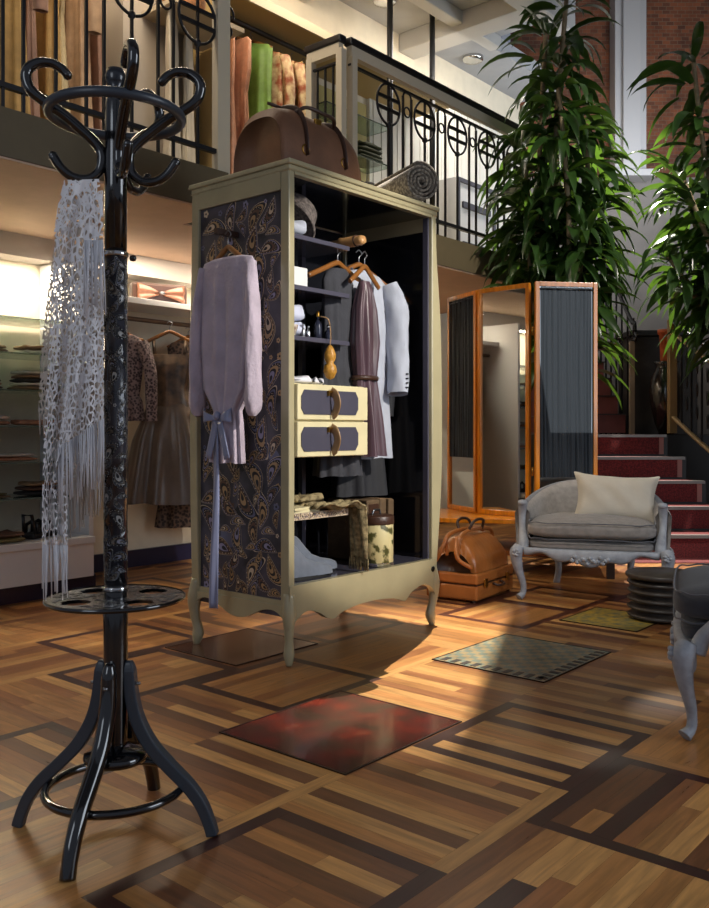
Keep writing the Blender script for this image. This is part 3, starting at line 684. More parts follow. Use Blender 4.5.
fp = [(0, .15), (.04, .19), (.1, .218), (.17, .2), (.22, .17), (.26, .16), (.31, .178), (.4, .193), (.5, .198), (.6, .193), (.69, .18), (.735, .162), (.76, .165), (.8, .195), (.88, .218), (.95, .2), (1, .14)]
apron('front_apron', WW, -.004, .03, fp, .335, 'x')
sp = [(0, .15), (.06, .2), (.14, .225), (.24, .22), (.34, .195), (.42, .175), (.5, .168), (.58, .175), (.66, .195), (.76, .22), (.86, .225), (.94, .2), (1, .15)]
sp2 = [(a, b+.0) for a, b in sp]
apron('side_apron', WD, -.004, .022, sp, .25, 'y'); apron('side_apron', WD, WW-.018, .022, sp, .25, 'y')
MB().box(.004, .03, .05, WD-.05, .25, .27).build('side_moulding', cream, wr)
for (x, y, dx, dy, rr_) in ((.02, .02, -.25, -.25, 1), (WW-.02, .02, 1, -.15, 1.1), (.02, WD-.02, -.5, .5, 1.15), (WW-.02, WD-.02, 1, .5, 1.1)):
    p = spline([(x, y, .3), (x+dx*.022, y+dy*.022, .2), (x+dx*.018, y+dy*.018, .13), (x-dx*.002, y-dy*.002, .06), (x+dx*.012, y+dy*.012, .0)], 5)
    mb = MB(); mb.tube(p, [q*rr_ for q in lerp_list([.026, .03, .022, .018, .024, .012], len(p))], 12, up=(1, 0, 0)); mb.build('leg', cream, wr)
tk = MB(); tk.M = Matrix.Translation((WW-.035, -.004, .285)) @ Matrix.Rotation(PI/2, 4, 'X'); tk.lathe([(.0, 0), (.014, 0), (.014, .004), (.009, .006), (.004, .006), (0, .007)], 16); tk.build('lock_escutcheon', mat('black_bronze', '17140f', .3, metal=.6), wr)
# paisley sides
mb = MB(); i = [mb.addv(p) for p in ((.012, .045, .2), (.012, WD-.045, .2), (.012, WD-.045, 1.99), (.012, .045, 1.99))]; mb.face(i, 0, False)
paisley(mb, WD-.1, 1.74, 7, lambda x, y, l: (.012-l, WD-.05-x, .24+y), 70, .036, .085); mb.build('paisley_panel', PAI, wr)
mb = MB(); i = [mb.addv(p) for p in ((WW-.012, .045, .2), (WW-.012, WD-.045, .2), (WW-.012, WD-.045, 1.99), (WW-.012, .045, 1.99))]; mb.face(i, 0, False)
paisley(mb, WD-.1, 1.74, 17, lambda x, y, l: (WW-.012+l, .05+x, .24+y), 70, .036, .085); mb.build('paisley_panel', PAI, wr)
mb = MB(); i = [mb.addv(p) for p in ((.03, WD-.016, .25), (WW-.03, WD-.016, .25), (WW-.03, WD-.016, WH-.05), (.03, WD-.016, WH-.05))]; mb.face(i[::-1], 0, False)
paisley(mb, WW-.08, 1.74, 27, lambda x, y, l: (WW-.04-x, WD-.0155+l, .28+y), 90, .045, .095); mb.build('paisley_back_panel', PAI, wr)
# interior
for x_ in (.014, WW-.022): MB().box(x_, x_+.006, .02, WD-.02, .26, WH-.052).build('side_lining', inner, wr)
for x_ in (.02, WW-.045): MB().box(x_, x_+.025, .02, .05, .335, WH-.058).build('inner_post', slate, wr)
MB().box(.4, WW-.02, WD-.03, WD-.02, .26, WH-.06).build('back_board', inner, wr)
MB().box(.02, .4, WD-.03, WD-.02, .26, WH-.06).build('shelf_back_board', oliveb, wr)
MB().box(.02, WW-.02, .02, WD-.03, WH-.052, WH-.046).build('ceiling_board', inner, wr)
MB().box(.02, WW-.02, .025, WD-.03, .3, .335).build('floor_board', slate, wr, bevel=.003)
MB().box(.39, .415, .3, .325, .335, WH-.06).build('divider_post', slate, wr)
for z in (1.81, 1.595, 1.38): MB().box(.03, .43, .04, WD-.03, z-.02, z).build('shelf', slate, wr, bevel=.002)
MB().box(.03, .42, .04, WD-.03, .6, .625).build('shelf', slate, wr)
mb = MB(); paisley(mb, .38, .03, 5, lambda x, y, l: (.035+x, .04-l, .597+y), 30, .004, .011); mb.face([mb.addv(p) for p in ((.03,.0395,.597),(.42,.0395,.597),(.42,.0395,.627),(.03,.0395,.627))], 3, False); mb.build('printed_edge', PAI, wr)
# drawer box with two drawers
DX0, DX1, DY, DZ0, DZ1 = .035, .49, -.015, .865, 1.175
mb = MB(); mb.box(DX0, DX1, DY+.02, .5, DZ0, DZ1); mb.build('drawer_case', creamd, wr, bevel=.002)
for k in range(2):
    z0 = DZ0+k*.156; z1 = z0+.15
    d = MB().box(DX0, DX1, DY, DY+.02, z0+.003, z1).build('drawer', creamd, wr, bevel=.002)
    w0, w1, c = DX0+.02, DX1-.07, .018
    P = [(w0+c, z0+.025), (w1-c, z0+.025), (w1, z0+.05), (w1, z1-.05), (w1-c, z1-.022), (w0+c, z1-.022), (w0, z1-.05), (w0, z0+.05)]
    mb = MB(); mb.prism(P[::-1], lambda x, z: (x, DY+.001, z), lambda x, z: (x, DY-.004, z)); mb.build('inset_panel', slate, d)
    xm = (w0+w1)/2+.0
    mb = MB(); mb.tube(spline([(xm, DY-.004, z1-.025), (xm, DY-.03, z1-.04), (xm+.004, DY-.038, z1-.08), (xm+.006, DY-.02, z0+.03), (xm+.004, DY-.006, z0+.022)], 5), .02, 8, sq=.16, up=(1, 0, 0)); mb.build('leather_pull', leats, d)
    mb = MB(); mb.box(xm-.026, xm+.026, DY-.016, DY-.004, z1-.032, z1-.022).box(xm-.026, xm-.018, DY-.016, DY-.004, z1-.045, z1-.022).box(xm+.018, xm+.026, DY-.016, DY-.004, z1-.045, z1-.022); mb.build('buckle', brass, d)
WM = Matrix.Translation(W(U0, V0, 0)) @ Matrix.Rotation(A, 4, 'Z')
def wl(x, y, z): return WM @ Vector((x, y, z))
# wooden rod
o = thing('hanging_rod', 'turned light wooden hanging rod inside the wardrobe, pointing to the front', 'rod', wl(.52, .06, 1.855), A)
mb = MB(); mb.M = Matrix.Rotation(-PI/2, 4, 'X'); mb.lathe([(.0, -.03), (.018, -.028), (.024, -.01), (.02, .005), (.026, .02), (.024, .09), (.028, .11), (.02, .125), (.02, .5)], 16); mb.build('rod', mat('beech', 'b98c5a', .35, var=.15), o)
mb = MB(); mb.M = Matrix.Rotation(-PI/2, 4, 'X'); mb.lathe([(.0271, .013), (.0275, .016), (.0271, .019)], 16); mb.build('groove_ring', leathd, o)

def wgar(name, label, cat, x, y, z, rz, secs, m, **k):
    p = wl(x, y, z); return garment(name, label, cat, p, A+rz, secs, m, **k)
jacket = mat('pale_blue_linen', 'a9aebb', .85, var=.08, vscale=12, bump=.2, bscale=160)
S = dressS
o = wgar('jacket', 'pale blue grey linen jacket with buttoned cuffs, foremost on the wardrobe rod', 'jacket', .65, .17, 1.775, -.12, [(-.03, .05, .03, 0), (-.05, .13, .045, 0), (-.09, .18, .055, .002), (-.3, .185, .07, .004), (-.5, .17, .07, .008), (-.75, .18, .08, .015), (-.93, .185, .085, .02)], jacket, seed=4, folds=(5, 9), hw=.38)
p = spline([(.16, -.03, -.085), (.19, -.05, -.2), (.195, -.06, -.38), (.185, -.08, -.52), (.17, -.095, -.62)], 7)
sv = MB().tube(p, lerp_list([.055, .072, .066, .058, .056], len(p)), 22, fold=.045, sq=.8, cap=False).build('sleeve', jacket, o)
for k in range(4): MB().lathe([(0, -.004), (.008, -.003), (.008, .003), (0, .004)], 10, (.175+.004*k, -.15+.003*k, -.59+.022*k)).build('cuff_button', mat('dark_button', '1d1d22', .3), sv)
mb = MB(); mb.tube(spline([(-.07, .0, -.03), (0, .04, .0), (.07, .0, -.03), (.05, -.045, -.09), (.0, -.062, -.26)], 6), .022, 8, sq=.35); mb.build('collar', mat('slate_lining', '4e515c', .8), o)
burg = mat('burgundy_silk', '48303a', .4, var=.15, sheen=.2)
o = wgar('dress', 'burgundy brown belted silk dress hanging left of the pale jacket', 'dress', .56, .06, 1.74, .1, [(-.07, .035, .02, 0), (-.12, .05, .03, .006), (-.2, .075, .035, .01), (-.35, .085, .04, .014), (-.52, .07, .038, .006), (-.7, .085, .05, .018), (-.88, .1, .06, .024)], burg, seed=6, folds=(6, 11), hw=.24)
mb = MB(); mb.tube([(.075*cos(a), .045*sin(a), -.52) for a in [2*PI*k/24 for k in range(24)]], .012, 6, closed=True); mb.build('belt', leathd, o)
o = wgar('coat', 'dark grey dress draped behind the burgundy one in the wardrobe', 'coat', .45, .13, 1.75, .0, S(.1, .1, .13, .98, .04), fab('dark_grey_knit', '33343b'), seed=12)
coat = mat('black_wool', '1b1c22', .75, var=.15, bump=.1)
o = wgar('coat', 'long black coat in the dark right half of the wardrobe', 'coat', .84, .33, 1.7, -.1, S(.15, .14, .17, 1.05), coat, seed=13, sleeves=([(.14, 0, -.1), (.16, -.04, -.35), (.15, -.05, -.65)], [.05, .05, .04]), hw=.3)
# shelf objects
hat = mat('grey_woven_hat', '756b66', .9, col2='3d3735', vscale=70, bump=.5, bscale=90)
o = thing('hat', 'grey brown woven hat leaning on the top shelf of the wardrobe', 'hat', wl(.2, .2, 1.815), A)
mb = MB(); mb.M = Matrix.Rotation(.75, 4, 'Y'); mb.lathe([(.125, .0), (.13, .01), (.12, .02), (.105, .05), (.09, .1), (.05, .13), (0, .135)], 28); mb.M = Matrix(); mb2 = mb
zmin = min(v.z for v in mb.v)
for v in mb.v: v.z -= zmin
mb.build('crown', hat, o)
folded('folded_cloth', 'white folded cloth beneath the woven hat on the top wardrobe shelf', 'cloth', U0+.12, V0+.14, 1.812, .14, .16, .07, [jacket], 1)
o = tag(MB().box(-.06, .06, -.06, .06, 0, .08).build('box', whitel, bevel=.003), 'small plain white box on the second wardrobe shelf', 'box'); o.location = wl(.115, .12, 1.597); o.rotation_euler = (0,0,A)
# white draped bust-like shoe, bottles
o = folded('silk_scarf', 'crumpled pale blue silk scarf on the third wardrobe shelf', 'scarf', U0+.11, V0+.16, 1.382, .15, .16, .13, [mat('pale_silk', 'c6cbe0', .4, sheen=.2)], 2, lump=.4)
o = thing('china_cup', 'small painted china cup in front of the silk scarf', 'cup', wl(.09, .075, 1.382), A)
MB().lathe([(.012, 0), (.018, .003), (.026, .03), (.03, .045), (.027, .045), (.02, .01)], 18).build('bowl', mat('painted_china', 'd0c8bc', .2, col2='7c5a48', vscale=40), o)
def bottle(label, x, y, h, r, m, capm):
    o = thing('perfume_bottle', label, 'bottle', wl(x, y, 1.382), A)
    MB().lathe([(r*.9, 0), (r, .004), (r, h*.5), (r*.6, h*.62), (r*.3, h*.68), (r*.3, h*.78)], 16).build('flask', m, o); MB().lathe([(r*.4, h*.78), (r*.45, h*.8), (r*.4, h*.98), (0, h)], 12).build('cap', capm, o)
bottle('small chrome-capped clear perfume bottle on the third wardrobe shelf', .16, .075, .06, .012, steel, chrome)
bottle('tall perfume bottle with a gilt atomiser top on the third wardrobe shelf', .25, .07, .12, .018, mat('dark_glass', '232636', .08, coat=.5), brass)
bottle('dark squat perfume bottle beside the divider post', .34, .09, .07, .017, mat('dark_glass', '232636'), chrome)
bottle('slim silver perfume bottle on the third wardrobe shelf', .19, .07, .05, .009, chrome, steel)
# hanging gourd tassel
o = thing('tassel', 'golden double gourd tassel hanging from the third wardrobe shelf', 'tassel', wl(.275, .02, 1.2), A)
MB().lathe([(0, 0), (.018, .008), (.03, .035), (.026, .06), (.015, .072), (.024, .09), (.026, .11), (.016, .138), (.007, .15)], 18).build('gourd', mat('golden_thread', 'b4812f', .45, var=.2, vscale=60, bump=.3), o)
MB().tube(spline([(0, 0, .148), (.003, 0, .2), (-.012, .0, .262), (-.03, .03, .275)], 5), .003, 6).build('cord', leats, o)
# gloves on the drawer case
folded('glove', 'white leather glove lying on the drawer case', 'glove', U0+.12, V0+.08, 1.178, .16, .09, .03, [mat('white_kid', 'dcdce4', .4)], 1, lump=.4)
folded('glove', 'second white glove on the drawer case, nearer the divider post', 'glove', U0+.26, V0+.1, 1.178, .16, .08, .028, [mat('white_kid', 'dcdce4', .4)], 1, rz=.5, lump=.4)
# lower shelf
for k, (lb, m, w) in enumerate((('cream pamphlet lowest on the printed wardrobe shelf', creamd, .2), ('second cream booklet, on the pamphlet of the printed wardrobe shelf', creamd, .17))):
    o = tag(MB().box(-w/2, w/2, -.07, .07, 0, .011).build('booklet', m, bevel=.001), lb, 'book'); o.location = wl(.14, .12, .626+.0115*k); o.rotation_euler = (0,0,A+.2*k)
knit = mat('cream_knit', 'a2916a', .9, col2='5e5238', vscale=40, bump=.5, bscale=120)
o = thing('scarf', 'cream brown fringed scarf draped over the end of the printed wardrobe shelf', 'scarf', wl(.33, .09, .626), A)
mb = MB()
def sc(a, b):
    L = b*.75; x = -.14+L if L < .24 else .1+min(.02+(L-.24)*.04, .045); z = .022+.01*sin(L*40) if L < .22 else .02-(L-.22)*.47
    wd = .062-.01*b
    return (x+.008*sin(a*14+b*3), -.045+(a-.5)*2*wd*(1 if b < .4 else .9)-.03*min(1, b*2), z+.008*sin(a*18+b*5))
mb.grid(sc, 20, 36); mb.build('wool_cloth', knit, o, solid=.008)
mb = MB(); rr = random.Random(3)
for k in range(16):
    y0 = -.045-.03+(k/15-.5)*.11; mb.tube([(.145, y0, -.29), (.147+rr.uniform(-.008, .008), y0+rr.uniform(-.006, .006), -.268-.01)], .002, 5) if False else mb.tube([(.135, y0, -.225), (.138+rr.uniform(-.008, .008), y0, -.28)], .0025, 5)
mb.build('fringe', knit, o)
folded('scarf', 'bunched cream patterned scarf heap on the printed wardrobe shelf', 'scarf', U0+.27, V0+.2, .627, .2, .16, .06, [knit], 2, lump=.5)
suede = mat('blue_grey_suede', '5c6370', .85, var=.1, vscale=25, sheen=.4)
for (lb, x, y) in (('grey blue suede shoe nearest the left post on the wardrobe floor', .185, .085), ('grey blue suede shoe, the right and rear one of the pair on the wardrobe floor', .3, .16)):
    p = wl(x, y, .337); mb = MB(); shoe(mb, 0, 0, .012, .3)
    for v in mb.v: v.z = .012+(v.z-.012)*(1.5+.8*min(1, max(0, -v.x/.08)))
    o = tag(mb.build('suede_shoe', suede), lb, 'shoe'); o.location = p; o.rotation_euler = (0,0,A-.1)
    sl = MB(); sl.prism([(.15*cos(a), .041*sin(a)) for a in [2*PI*k/20 for k in range(20)]], lambda x, y: (x, y, 0), lambda x, y: (x, y, .013)); sl.build('sole', mat('black_rubber', '141414'), o)
o = thing('hat_box', 'round box with green and cream map print and brown lid on the wardrobe floor', 'box', wl(.665, .075, .337), A)
mp_ = mat('map_print', 'c9bd8c', .5, col2='4a4a22', vscale=15)
_r = [x for x in mp_.node_tree.nodes if x.type == 'VALTORGB'][0]; _r.color_ramp.elements[0].position = .44; _r.color_ramp.elements[1].position = .5
MB().lathe([(.078, .02), (.08, .022), (.08, .2), (.078, .203)], 32).build('drum', mp_, o); MB().lathe([(.083, .2), (.084, .203), (.084, .235), (.08, .24), (0, .242)], 32).build('lid', leathd, o)
MB().lathe([(.07, 0), (.07, .015), (.082, .02)], 24).build('foot_ring', chrome, o)
MB().tube(spline([(-.03, 0, .242), (-.02, 0, .262), (.02, 0, .262), (.03, 0, .242)], 4), .005, 8).build('handle', steel, o)
oldb = mat('aged_book_board', '5e4931', .7, var=.2, vscale=14, bump=.3)
for k, (x, w, h, d, lb) in enumerate(((.76, .1, .3, .26, 'widest brown wooden file box standing behind the map-print box'), (.85, .05, .3, .24, 'tall worn brown ledger right of the wooden file box'), (.915, .045, .295, .24, 'tall worn brown ledger, rightmost on the wardrobe floor'))):
    o = thing('old_ledger' if k else 'file_box', lb, 'book' if k else 'box', wl(x, .3, .337), A)
    MB().box(-w/2, w/2, -d/2, d/2, 0, h).build('cover', oldb, o, bevel=.006)
    if k: MB().box(-w/2+.006, w/2-.006, -d/2+.01, d/2-.01, h-.002, h+.0015).build('pages', tanf, o)
    else: MB().box(-w/2+.012, w/2-.012, -d/2-.003, -d/2+.001, .02, h-.02).build('front_slat', leathd, o)
# things on top: holdall and rug
zt = WH+.001
o = thing('holdall', 'big worn brown leather travel holdall on top of the wardrobe', 'bag', wl(.37, .3, zt), A)
def hb(a, b):
    x = (a*2-1)*.27; th = PI*b; e = (1-abs(a*2-1)**4.5)**.5
    hgt = (.325-.012*(a*2-1))*(.78+.22*e)
    c = cos(th); s_ = sin(th)**.55 if sin(th) > 0 else 0
    y = .17*(abs(c)**.8*(1 if c > 0 else -1))*(.9+.1*e)
    return (x*(1-.07*s_**3), -y, hgt*s_*(1+.01*sin(x*40)))
mb = MB(); mb.grid(hb, 26, 28); mb.face([mb.addv(p) for p in ((-.265, .13, 0), (.265, .13, 0), (.265, -.13, 0), (-.265, -.13, 0))], 0, False)
i0 = len(mb.v)-4
for e in (0, 26): # end panels
    ring = [j*27+e for j in range(29)]; mb.face(ring if e else ring[::-1], 0, True)
mb.build('bag_body', leather, o)
for sx in (-.13, .13):
    mb = MB(); P = []
    for j in range(19):
        a = (sx/.27+1)/2; q = Vector(hb(a, .03+j/18*.94)); q.y *= 1.02; q.z = q.z*1.012+.001; P.append(q)
    mb.tube(P, .018, 8, sq=.16, up=(1, 0, 0)); st = mb.build('strap', leathd, o)
    MB().tube([(sx+.022*cos(q), -.168, .12+.022*sin(q)) for q in [2*PI*k/12 for k in range(12)]], .004, 6, closed=True).build('strap_ring', brass, st)
MB().tube([Vector((x, 0, .34-.015*x/.27-.03*(x/.27)**6)) for x in [-.2+.04*k for k in range(11)]], .008, 8).build('top_zip', leathd, o)
MB().tube(spline([(-.13, -.1, .3), (-.09, -.135, .325), (0, -.155, .315), (.09, -.135, .32), (.13, -.1, .295)], 5), .009, 8).build('handle', leathd, o)
MB().tube(spline([(-.13, .08, .315), (-.08, .1, .345), (0, .11, .345), (.08, .1, .34), (.13, .08, .31)], 5), .009, 8).build('handle', leathd, o)
MB().box(-.022, .022, -.125, -.112, .24, .3).build('lock_plate', brass, o, bevel=.004)
o = thing('rolled_rug', 'rolled grey woven rug lying on the right end of the wardrobe top', 'rug', wl(.92, .0, zt+.002), A-.42)
rugm = mat('grey_woven_rug', '5f5850', .95, col2='8d8578', vscale=70, voro=True, bump=.6, bscale=80)
mb = MB(); P = []
for k in range(150):
    a = k/149*2*PI*4.3; r = .012+.082*k/149; P.append((r*cos(a), .0995+r*sin(a)))
n0 = len(mb.v)
for yy in (-.01, .45):
    for x, z in P: mb.addv((x, yy, z))
for k in range(149): mb.face((n0+k, n0+k+1, n0+150+k+1, n0+150+k), 0)
mb.build('rug_cloth', rugm, o, solid=.0105)

# ---- side of wardrobe: rail peg, blouse
o = tag(MB().box(-.012, .012, -.012, .012, 0, .12).build('side_peg', leathd), 'dark wooden peg on the paisley wardrobe side carrying the lilac blouse', 'peg')
o.location = wl(.01, .33, 1.83); o.rotation_euler = (0, -PI/2, A)
lil = mat('lilac_crinkled_linen', 'b3a6b4', .8, var=.1, vscale=10, bump=.4, bscale=60, sheen=.2)
o = garment('blouse', 'lilac linen blouse with a bow sash hanging on the paisley side of the wardrobe', 'blouse', wl(-.075, .29, 1.76), A-PI/2,
    [(-.045, .1, .02, 0), (-.055, .15, .026, .001), (-.09, .172, .03, .002), (-.2, .172, .034, .008), (-.42, .168, .036, .014), (-.6, .14, .036, .016), (-.7, .07, .034, .01), (-.76, .078, .034, .014), (-.92, .088, .036, .018)], lil, seed=7, folds=(11, 17), hw=.26)
for sg in (-1, 1):
    p = spline([(sg*.15, -.005, -.075), (sg*.168, -.015, -.22), (sg*.178, -.02, -.45), (sg*.178, -.02, -.66), (sg*.17, -.02, -.72)], 7)
    MB().tube(p, lerp_list([.022, .034, .038, .042, .018], len(p)), 20, fold=.09, sq=.7, cap=False).build('sleeve', lil, o)
sash = mat('blue_lilac_satin', '8289a8', .35, var=.06, sheen=.2)
mb = MB(); zz = -.72
for sg in (-1, 1):
    mb.grid(lambda a, b: (sg*(.01+.075*sin(a*PI*.5)), -.055-.02*sin(PI*a), zz+(b-.5)*(.015+.05*a)+.012*a-.01), 8, 6)
    mb.grid(lambda a, b: (sg*(.01+.05*a)+(b-.5)*.035, -.06, zz-.02-.16*a+(b-.5)*.01*sg), 8, 4)
mb.lathe([(0, -.02), (.014, -.012), (.016, 0), (.014, .012), (0, .02)], 10, (0, -.062, zz)); mb.build('bow', sash, o, solid=.002)
mb = MB(); mb.grid(lambda a, b: (-.03+(a-.5)*.045+.006*sin(b*6)-.01*b, -.045+.008*sin(a*5+b*4), zz-.02-b*.8), 6, 30); mb.build('long_ribbon', sash, o, solid=.002)
# garment on the hidden right side, seen past the edge
o = garment('shirt', 'cream shirt hanging on the far right side of the wardrobe, seen past its edge', 'shirt', wl(WW+.14, .36, 1.66), A+PI/2, S(.17, .16, .18, .62), fab('cream_jersey', 'bcae94'), seed=21, sleeves=([(.16, 0, -.1), (.2, 0, -.3), (.2, 0, -.5)], [.04, .045, .03]), hw=.3)
o = tag(MB().box(-.012, .012, -.012, .012, 0, .16).build('side_peg', leathd), 'dark wooden peg on the far right side of the wardrobe carrying the cream shirt', 'peg')
o.location = wl(WW-.01, .36, 1.735); o.rotation_euler = (0, PI/2, A)

# ------------------------------------------------------------ coat stand
SX, SY = -.587, 2.158
cs = thing('coat_stand', 'glossy black bentwood coat stand with a paisley-wrapped pole and round tray', 'coat stand', (SX, SY, 0))
mb = MB(); mb.lathe([(.022, .17), (.028, .2), (.03, .56), (.027, .575), (.027, 1.4)], 28); mb.lathe([(.027, 1.4), (.027, 1.62), (.025, 1.78), (.02, 1.812)], 28); mb.build('pole', blackg, cs)
MB().lathe([(.0, 1.812), (.016, 1.813), (.013, 1.819), (.023, 1.832), (.026, 1.849), (.02, 1.866), (0, 1.873)], 22).build('finial', mat('charcoal_gloss', '1c2028', .25, coat=.5), cs)
R_ = .0282
mb = MB(); Z0, Z1 = .60, 1.405
mb.lathe([(R_, Z0), (R_, Z1)], 48)
paisley(mb, 2*PI*R_, Z1-Z0, 23, lambda x, y, l: ((R_+l*.6)*cos(x/R_), (R_+l*.6)*sin(x/R_), Z0+y), 46, .016, .034)
_o = mb.build('paisley_sleeve', [mat('pole_wrap', '14141a', .25, coat=.5, col2='3b3d47', vscale=14)]+[mat('w_tan', '5d564d', .25, coat=.5), mat('w_lav', '6d7180', .25, coat=.5), mat('w_cream', '9a9a98', .25, coat=.5), mat('w_brown', '33302e', .25, coat=.5), mat('w_black', '0d0e12', .2, coat=.5), mat('w_slate', '3f4551', .25, coat=.5)], cs)
for z in (1.405, .585): MB().lathe([(.0295, z), (.031, z+.002), (.031, z+.01), (.0295, z+.012)], 28).build('chrome_ring', chrome, cs)
# tray with umbrella holes
mb = MB(); n = 48; RT = .166
holes = [(.105*cos(a), .105*sin(a)) for a in (PI*.25, PI*.75, PI*1.25, PI*1.75)]
def tray(mb, z, flip):
    # polar grid, dropping cells inside holes
    rings = [.0285+(RT-.0285)*k/22 for k in range(23)]; i0 = len(mb.v)
    for r in rings:
        for q in range(96): mb.addv((r*cos(2*PI*q/96), r*sin(2*PI*q/96), z))
    for j in range(22):
        for q in range(96):
            r = (rings[j]+rings[j+1])/2; a = 2*PI*(q+.5)/96
            if any(((r*cos(a)-hx_)**2+(r*sin(a)-hy_)**2) < .034**2 for hx_, hy_ in holes): continue
            f = (i0+j*96+q, i0+(j+1)*96+q, i0+(j+1)*96+(q+1) % 96, i0+j*96+(q+1) % 96); mb.face(f if not flip else f[::-1], 0, False)
tray(mb, .562, False)
def th_(x, y): 
    return all((x-a)**2+(y-b)**2 > .045**2 for a, b in holes) and .04**2 < x*x+y*y < .155**2
paisley(mb, .34, .34, 31, lambda x, y, l: (x-.17, y-.17, .5715+l*.3), 36, .012, .024, inside=lambda x, y: th_(x-.17, y-.17))
_t = mb.build('tray', _o.data.materials[:], cs)
_m = _t.modifiers.new('Solid', 'SOLIDIFY'); _m.thickness = .0001
mb = MB()
mb.lathe([(RT, .562), (RT+.003, .564), (RT+.003, .570), (RT, .5725)], 60); mb.f = [f for f in mb.f if len(f) == 4]; mb.m = mb.m[:len(mb.f)]; mb.s = mb.s[:len(mb.f)]
mb.build('tray_rim', blackg, cs)
mb = MB(); tray(mb, .5705, False); mb.build('tray_top', _o.data.materials[0], cs)
MB().lathe([(.06, .165), (.075, .17), (.078, .18), (.075, .19), (.045, .2), (.03, .21)], 32).build('hub', blackg, cs)
mb = MB(); mb.tube([(.165*cos(2*PI*k/60), .165*sin(2*PI*k/60), .105) for k in range(60)], .0105, 12, closed=True); mb.build('foot_ring', blackg, cs)
lp = [(.034, .415), (.037, .39), (.042, .33), (.058, .27), (.092, .21), (.14, .16), (.185, .118), (.218, .075), (.238, .03), (.247, 0)]
for k, ad in enumerate((-99, -8, 81, 176)):
    a = math.radians(ad); p = spline([(r*cos(a), r*sin(a), z) for r, z in lp], 4)
    mb = MB(); side = (-sin(a), cos(a), 0)
    flat = k in (1, 3)
    mb.tube(p, lerp_list([.010, .019, .021, .0215, .022, .0215, .021, .020, .019, .019], len(p)), 4 if flat else 14, sq=1. if flat else .95, up=side)
    if flat:
        mb.s = [False]*len(mb.s)
        # turn square section so faces are parallel to the leg plane
        n4 = len(p)
        for j in range(n4):
            c = Vector(p[j]); idx = [j*4+q for q in range(4)]
            v = [mb.v[i]-c for i in idx]; e1, e2 = v[0], v[1]
            nv = [(e1+e2)*.72, (e2-e1)*.72, (-e1-e2)*.72, (e1-e2)*.72]
            for i, w_ in zip(idx, nv): mb.v[i] = c+w_
    leg = mb.build('leg', greyp if flat else blackg, cs, bevel=.005 if flat else 0)
    MB().lathe([(0, -.004), (.006, -.003), (.006, .003), (0, .004)], 10, ((.058)*cos(a), (.058)*sin(a), .36)).build('screw_cap', steel, leg)
MB().tube([(.158*cos(2*PI*k/64), .158*sin(2*PI*k/64), 1.752) for k in range(64)], .0125, 12, closed=True).build('hook_ring', greyp, cs)
hp = [(r_, z_ if z_ < 1.65 else 1.65+(z_-1.65)*.81) for r_, z_ in [(.12, 1.882), (.135, 1.9), (.16, 1.912), (.19, 1.908), (.214, 1.888), (.22, 1.86), (.208, 1.825), (.175, 1.795), (.13, 1.764), (.085, 1.722), (.052, 1.688), (.035, 1.655), (.04, 1.615), (.068, 1.592), (.105, 1.592), (.135, 1.612), (.155, 1.64)]]
for ad in (-64, 3, 72, 198):
    a = math.radians(ad); p = spline([(r*.94*cos(a), r*.94*sin(a), z) for r, z in hp], 5)
    hk = MB().tube(p, lerp_list([.0115]*3+[.013]*8+[.0115]*4, len(p)), 14, up=(-sin(a), cos(a), 0)).build('hook', blackg, cs)
    for q in (p[0], p[-1]): MB().lathe([(0, -.012), (.009, -.008), (.012, 0), (.009, .008), (0, .012)], 12, q).build('hook_tip', blackg, hk)
MB().lathe([(0, -.008), (.007, -.006), (.009, 0), (.007, .006), (0, .008)], 12, (.045, -.01, 1.4)).build('side_knob', blackg, cs)

# ------------------------------------------------------------ crochet shawl
ys = 2.02
sh = thing('crochet_shawl', 'ivory crochet shawl with long fringes hanging from the left hook of the coat stand', 'shawl', (SX-.12, ys, 1.6))
def P_(x, y, d=0.): v = px(x, y, ys+d); return Vector((v.x-(SX-.12), v.y-ys, v.z-1.6))
def layer(name, rows, m, d0, nf, amp, fr=None, frm=None, nu=46, nv=40, seed=1):
    """rows: (y, xl, xr) in the photo frame turned to a cloth hanging at its own distance with real folds"""
    r = random.Random(seed); ph = r.uniform(0, 6); mb = MB()
    def pt(a, b):
        t = b*(len(rows)-1); k = min(int(t), len(rows)-2); f = t-k; A0, A1 = rows[k], rows[k+1]
        yl = A0[0]*(1-f)+A1[0]*f; xl = A0[1]*(1-f)+A1[1]*f; xr = A0[2]*(1-f)+A1[2]*f; yr = A0[3]*(1-f)+A1[3]*f
        w = xr-xl
        x = xl+w*a; y = yl+(yr-yl)*a
        dd = amp*(.3+.7*b)*(sin(nf*2*PI*a+ph)+.5*sin(nf*4.6*a+ph*2+b*2))*min(1, w/30)
        return P_(x, y, d0+dd)
    mb.grid(pt, nu, nv); o = mb.build(name, m, sh)
    if fr:
        mb = MB()
        for k in range(fr[0]):
            a = (k+.5)/fr[0]; p0 = pt(a, 1); L = fr[1]*r.uniform(.85, 1.1); q = Vector((r.uniform(-.008, .008), r.uniform(-.012, .012), 0))
            for s_ in range(2):
                o1 = Vector((r.uniform(-.002, .002), r.uniform(-.002, .002), 0))
                mb.tube([p0+o1, p0+o1+q*.5+Vector((0, 0, -L*.5)), p0+q+Vector((0, 0, -L))], .0013, 5)
        mb.build('fringe', frm or fringem, sh)
F_ = 878/2.02
layer('back_layer', [(186, 64, 96, 182), (260, 52, 100, 262), (340, 42, 103, 350), (412, 38, 104, 440)], crochet2, .05, 3, .012, (26, .05), mat('beige_yarn', 'b6aca4', .9))
layer('inner_layer', [(200, 70, 103, 198), (330, 60, 104, 330), (490, 62, 104, 455)], crochet2, .02, 2, .012, (30, .12), mat('beige_yarn', 'b6aca4', .9))
